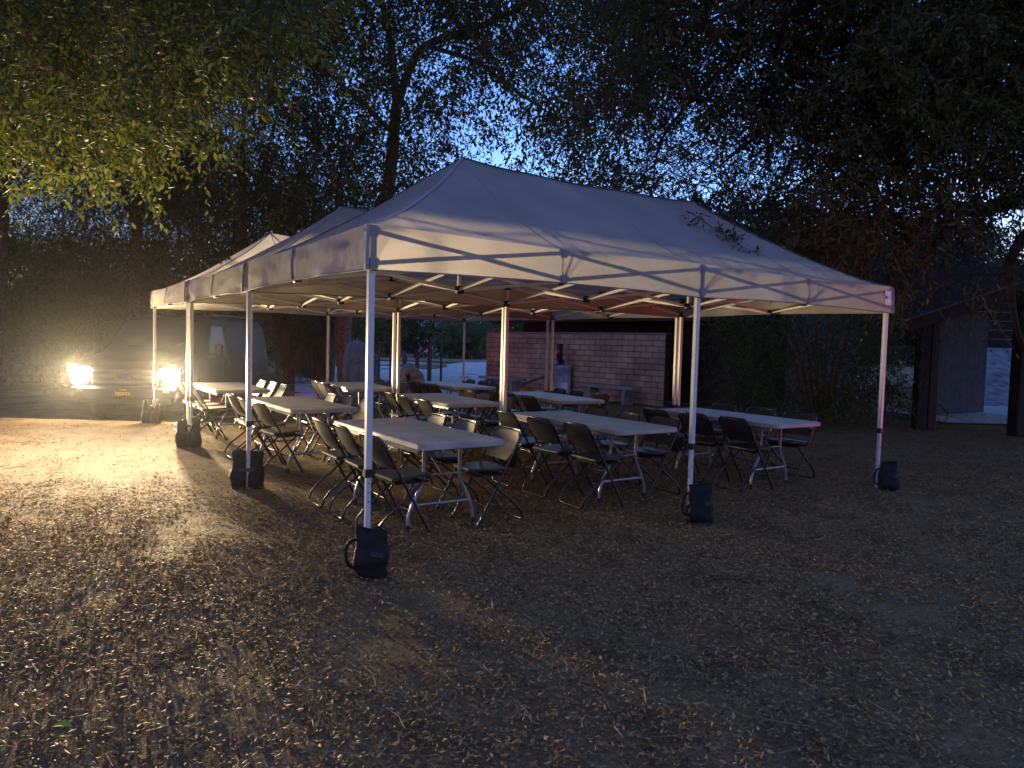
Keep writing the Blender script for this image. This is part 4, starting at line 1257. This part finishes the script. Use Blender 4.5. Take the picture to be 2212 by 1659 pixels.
for k, (px, d, heads, lb) in enumerate([
        (622, 27.5, [(0, 2.0), (-.5, 2.8), (.5, 1.4)], 'spiky yucca clump nearest the rear of the van'),
        (665, 29, [(0, 2.6), (.6, 1.7), (-.5, 1.4)], 'tall spiky yucca in the middle of the clumps behind the van'),
        (700, 28, [(0, 1.9), (.1, 2.9), (-.6, 1.2)], 'spiky yucca clump beside the leaning tree trunk'),
        (600, 31, [(0, 3.1), (.7, 3.3)], 'tall yucca with dead skirt at the back beside the van')]):
    b = W(px, 800, d); b.z = 0
    y = empty('yucca_plant', b); tag(y, lb, 'yucca', 'yuccas behind the van')
    green = []; dead = []
    for hx, hz in heads:
        top = b + RTH * hx + Vector((0, 0, hz))
        m = MB(); m.tube([Vector((0, 0, -.05)), (top - b) * .5 + Vector((0, 0, .1)), top - b], [.13, .11, .08], 8); m.build('stem', M_BARK, y)
        green.append((top, 120, .92, .06, -.3, 1.45))
        for q in range(5): dead.append((b.lerp(top, .35 + .16 * q), 60, .75, .045, -1.45, -.55))
    blades_obj('crown', green, M_YUC, y); blades_obj('dead_skirt', dead, M_YUCDRY, y)

# ------------------------------------------------------------------ field beyond
mb = MB()
def field(u, v):
    d = 19.5 + 40 * v * v; l = d * (-.30 + .62 * u)
    e = min(u, 1 - u, v * 1.2, 1) * 8
    q = ld(l, d, 0); return Vector((q.x, q.y, gz(q.x, q.y) + .012 + .03 * mnoise.noise(Vector((l * .8, d * .8, 5)))))
mb.grid(field, 60, 40)
tag(mb.build('gravel_field', mat('pale_gravel', (.50, .48, .45), .95, .30, 2.5, bump=.8, bscale=6)), kind='structure')
# ------------------------------------------------------------------ beyond it: kerb, fence, pale panels
kb = MB()
kp = [(l, 58 + 2.0 * math.sin(l * .15)) for l in np.linspace(-30, 22, 40)]
for (l0, d0), (l1, d1) in zip(kp[:-1], kp[1:]): kb.bar(ld(l0, d0, .09), ld(l1, d1, .09), .35, .18)
tag(kb.build('low_kerb', mat('tan_kerb', (.40, .33, .24), .9, .2, 4)), kind='structure')
fn = empty('chain_fence', ld(-12, 80)); tag(fn, 'wire fence with thin posts and pale screens beyond the field', 'fence')
for i in range(16):
    p = ld(-37 + i * 3.0, 80, 0) - fn.location
    m = MB(); m.tube([p, p + Vector((0, 0, 4.0))], .06, 6); m.build('post', M_RAIL, fn)
m = MB()
for z in (.3, 2.0, 3.9): m.tube([ld(-37, 80, z) - fn.location, ld(10, 80, z) - fn.location], .04, 5)
m.build('rail', M_RAIL, fn)
M_PALE = mat('pale_screen', (.55, .57, .62), .8, .12, 1.2)
for l0, l1, z1 in ((-22, -19.3, 3.6), (-18.3, -15.5, 3.5), (-10.6, -7.9, 3.9), (-27, -23, 3.4)):
    m = MB(); M = Matrix((RTH, FWH, Vector((0, 0, 1)))).transposed()
    m.box(ld((l0 + l1) / 2, 80.3, z1 / 2 + .1) - fn.location, (l1 - l0, .06, z1), M); m.build('screen_panel', M_PALE, fn)

# ------------------------------------------------------------------ sprigs lying on the canopies
def sprig(canopy_i, pts_xy, n, lab, lift=.02):
    m_root = empty('fallen_sprig'); cx, cy = CAN_X[canopy_i], CAN_Y[canopy_i]
    P = [Vector((cx + x, cy + y, roof_z(x, y) + lift + z)) for x, y, z in pts_xy]
    m_root.location = P[0]
    path = smooth_path(P, 4)
    m = MB(); m.tube([p - P[0] for p in path], [.006 * (1 - .7 * i / len(path)) for i in range(len(path))], 5); m.build('stem', M_TWIG, m_root)
    st = np.array([tuple(path[int(len(path) * (.25 + .7 * i / n))]) for i in range(n)])
    D = rng.normal(0, 1, (n, 3)); D[:, 2] = .15 + .25 * rng.random(n); D[:, 1] -= .6
    V, Q, TV, TQ = strands(st, D, np.full(n, .22), .085, 9, .35, .003, aspect=.3)
    keep = V.copy()
    zz = np.array([roof_z(min(max(v[0] - cx, 0), LX), min(max(v[1] - cy, 0), LY)) for v in keep]) + .012
    keep[:, 2] = np.maximum(keep[:, 2], zz)
    link('leaves', np_mesh('leaves', keep - np.array(P[0]), Q, M_LEAFDRY), m_root)
    return tag(m_root, lab, 'sprig', 'sprigs fallen on the canopies')
sprig(0, [(4.15, 1.22, .03), (4.05, 1.02, .10), (4.25, .95, .03), (4.30, .80, .02), (4.38, .62, .01), (4.5, .46, .01)], 16, 'leafy sprig lying on the roof of the nearest canopy')
sprig(2, [(.75, 1.2, .02), (.7, 1.05, .06), (.62, .9, .05)], 5, 'small leafy sprig caught on the roof of the farthest canopy')

# ------------------------------------------------------------------ leaf litter
def litter():
    n_try = 820000
    d = 2.0 + (18 - 2.0) * rng.random(n_try) ** .85
    lat = (rng.random(n_try) - .5) * 2 * (.80 * d + 1.8)
    cx = CAM.x + FWH.x * d + RTH.x * lat; cy = CAM.y + FWH.y * d + RTH.y * lat
    # clumps and bare patches from noise; thin on the trodden ground at the left
    dens = np.where(d < 6, 1.0, np.where(d < 10, .8, .50)) * np.minimum(1, (d / 6) ** .4)
    left = 1 / (1 + np.exp((lat + 1.0) * 2.2)) * 1 / (1 + np.exp(-(d - 6.4) * 1.6))
    dens = dens * (1 - .86 * left)
    keep = rng.random(n_try) < dens
    cx, cy, d, left = cx[keep], cy[keep], d[keep], left[keep]
    nv = np.array([mnoise.noise(Vector((x * .75, y * .75, 3.0))) + .7 * mnoise.noise(Vector((x * 2.4, y * 2.4, 9.0))) for x, y in zip(cx, cy)])
    th = -.50 + .6 * left
    keep = (nv > th) | (rng.random(len(nv)) < .22)
    cx, cy, d = cx[keep], cy[keep], d[keep]
    n = len(cx)
    z = np.array([gz(x, y) for x, y in zip(cx, cy)])
    a = rng.uniform(0, 2 * PI, n); tilt = rng.normal(0, .30, n); roll = rng.normal(0, .5, n)
    D = np.stack([np.cos(a) * np.cos(tilt), np.sin(a) * np.cos(tilt), np.sin(tilt)], -1)
    S = np.stack([-np.sin(a) * np.cos(roll), np.cos(a) * np.cos(roll), np.sin(roll)], -1)
    N = unit(np.cross(D, S)); N *= np.sign(N[:, 2:3] + 1e-6)
    L = (.013 + .027 * rng.random(n) ** 1.3)[:, None]; Wd = L * rng.uniform(.28, .50, n)[:, None]
    c = np.stack([cx, cy, z + .006 + rng.random(n) * .020], -1)
    curl = rng.uniform(.02, .24, n)[:, None] * L
    V = np.stack([c - D * L * .5 + N * curl * .6, c + S * Wd * .5, c + D * L * .5 + N * curl, c - S * Wd * .5 + N * curl * .3], 1)
    V[..., 2] = np.maximum(V[..., 2], z[:, None] + .004)
    V = V.reshape(-1, 3)
    Q = np.arange(len(V)).reshape(-1, 4)
    o = link('leaf_litter', np_mesh('leaf_litter', V, Q, M_LITTER)); tag(o, 'dry fallen leaves covering the ground', 'leaf litter', kind='stuff')
    # thin sticks
    m = MB()
    for k in range(520):
        dd = 2.2 + 9 * random.random() ** 1.3; ll = random.uniform(-1, 1) * (.74 * dd)
        p = ld(ll, dd); p.z = gz(p.x, p.y) + .03
        if ll < -1.5 and dd > 6.5 and random.random() < .6: continue
        an = random.uniform(0, PI); ln = random.uniform(.05, .24); dv = Vector((math.cos(an), math.sin(an), random.uniform(-.05, .05)))
        bend = Vector((-dv.y, dv.x, 0)) * random.uniform(-.04, .04)
        m.tube([p - dv * ln / 2, p + bend + Vector((0, 0, .006)), p + dv * ln / 2], [.0022, .0018, .0009], 4, False)
    tag(m.build('stick_litter', M_STICK), 'thin dry sticks scattered through the leaf litter', 'stick litter', kind='stuff')
    return n
n_l = litter()
# one larger yellow leaf in the foreground, lower left
lf = MB(); p = ld(-1.64, 2.62, 0); p.z = gz(p.x, p.y) + .04
k = 10; top_ = []
for i in range(k + 1):
    t = i / k; w_ = .017 * math.sin(PI * t ** .8) + .0005
    q = p + RTH * (t - .5) * .085 + Vector((0, 0, .012 * math.sin(PI * t)))
    top_ += [q + FWH * w_ + Vector((0, 0, .004)), q, q - FWH * w_ + Vector((0, 0, .004))]
lf.add(top_, [(3 * i + j, 3 * i + j + 1, 3 * i + j + 4, 3 * i + j + 3) for i in range(k) for j in (0, 1)], True)
tag(lf.build('fallen_leaf', mat('yellow_leaf', (.34, .33, .04), .9, .2, 30, spec=.05)), 'single bright yellow green leaf on the litter, lower left corner', 'leaf')

# ------------------------------------------------------------------ red glow: brake lamps of the photographer's car, parked outside the frame to the right
for bx, by in ((8.3, -3.4), (9.3, -2.5)):
    lamp('brake_lamp_light', 'SPOT', (bx, by, .85), Vector((4.4, 6.0, 1.95)) - Vector((bx, by, .85)), CAR_TAIL_W * 1.2, (1.0, .06, .04), .1, 72, .8, (-.12, .0, .03))

# ------------------------------------------------------------------ thin haze added round the whole place to give the headlamps a glow
hz = MB(); hz.box((20, 40, 14.0), (300, 300, 30.6))
hm = bpy.data.materials.new('glow_haze'); hm.use_nodes = True
hn = hm.node_tree.nodes; hn.clear()
ho = hn.new('ShaderNodeOutputMaterial'); hv = hn.new('ShaderNodeVolumePrincipled')
hv.inputs['Color'].default_value = (.9, .9, .9, 1); hv.inputs['Density'].default_value = HAZE
hv.inputs['Anisotropy'].default_value = .92
hm.node_tree.links.new(hv.outputs[0], ho.inputs['Volume'])
hob = tag(hz.build('haze', hm), 'thin haze added for the headlamp glow', 'haze', kind='stuff')
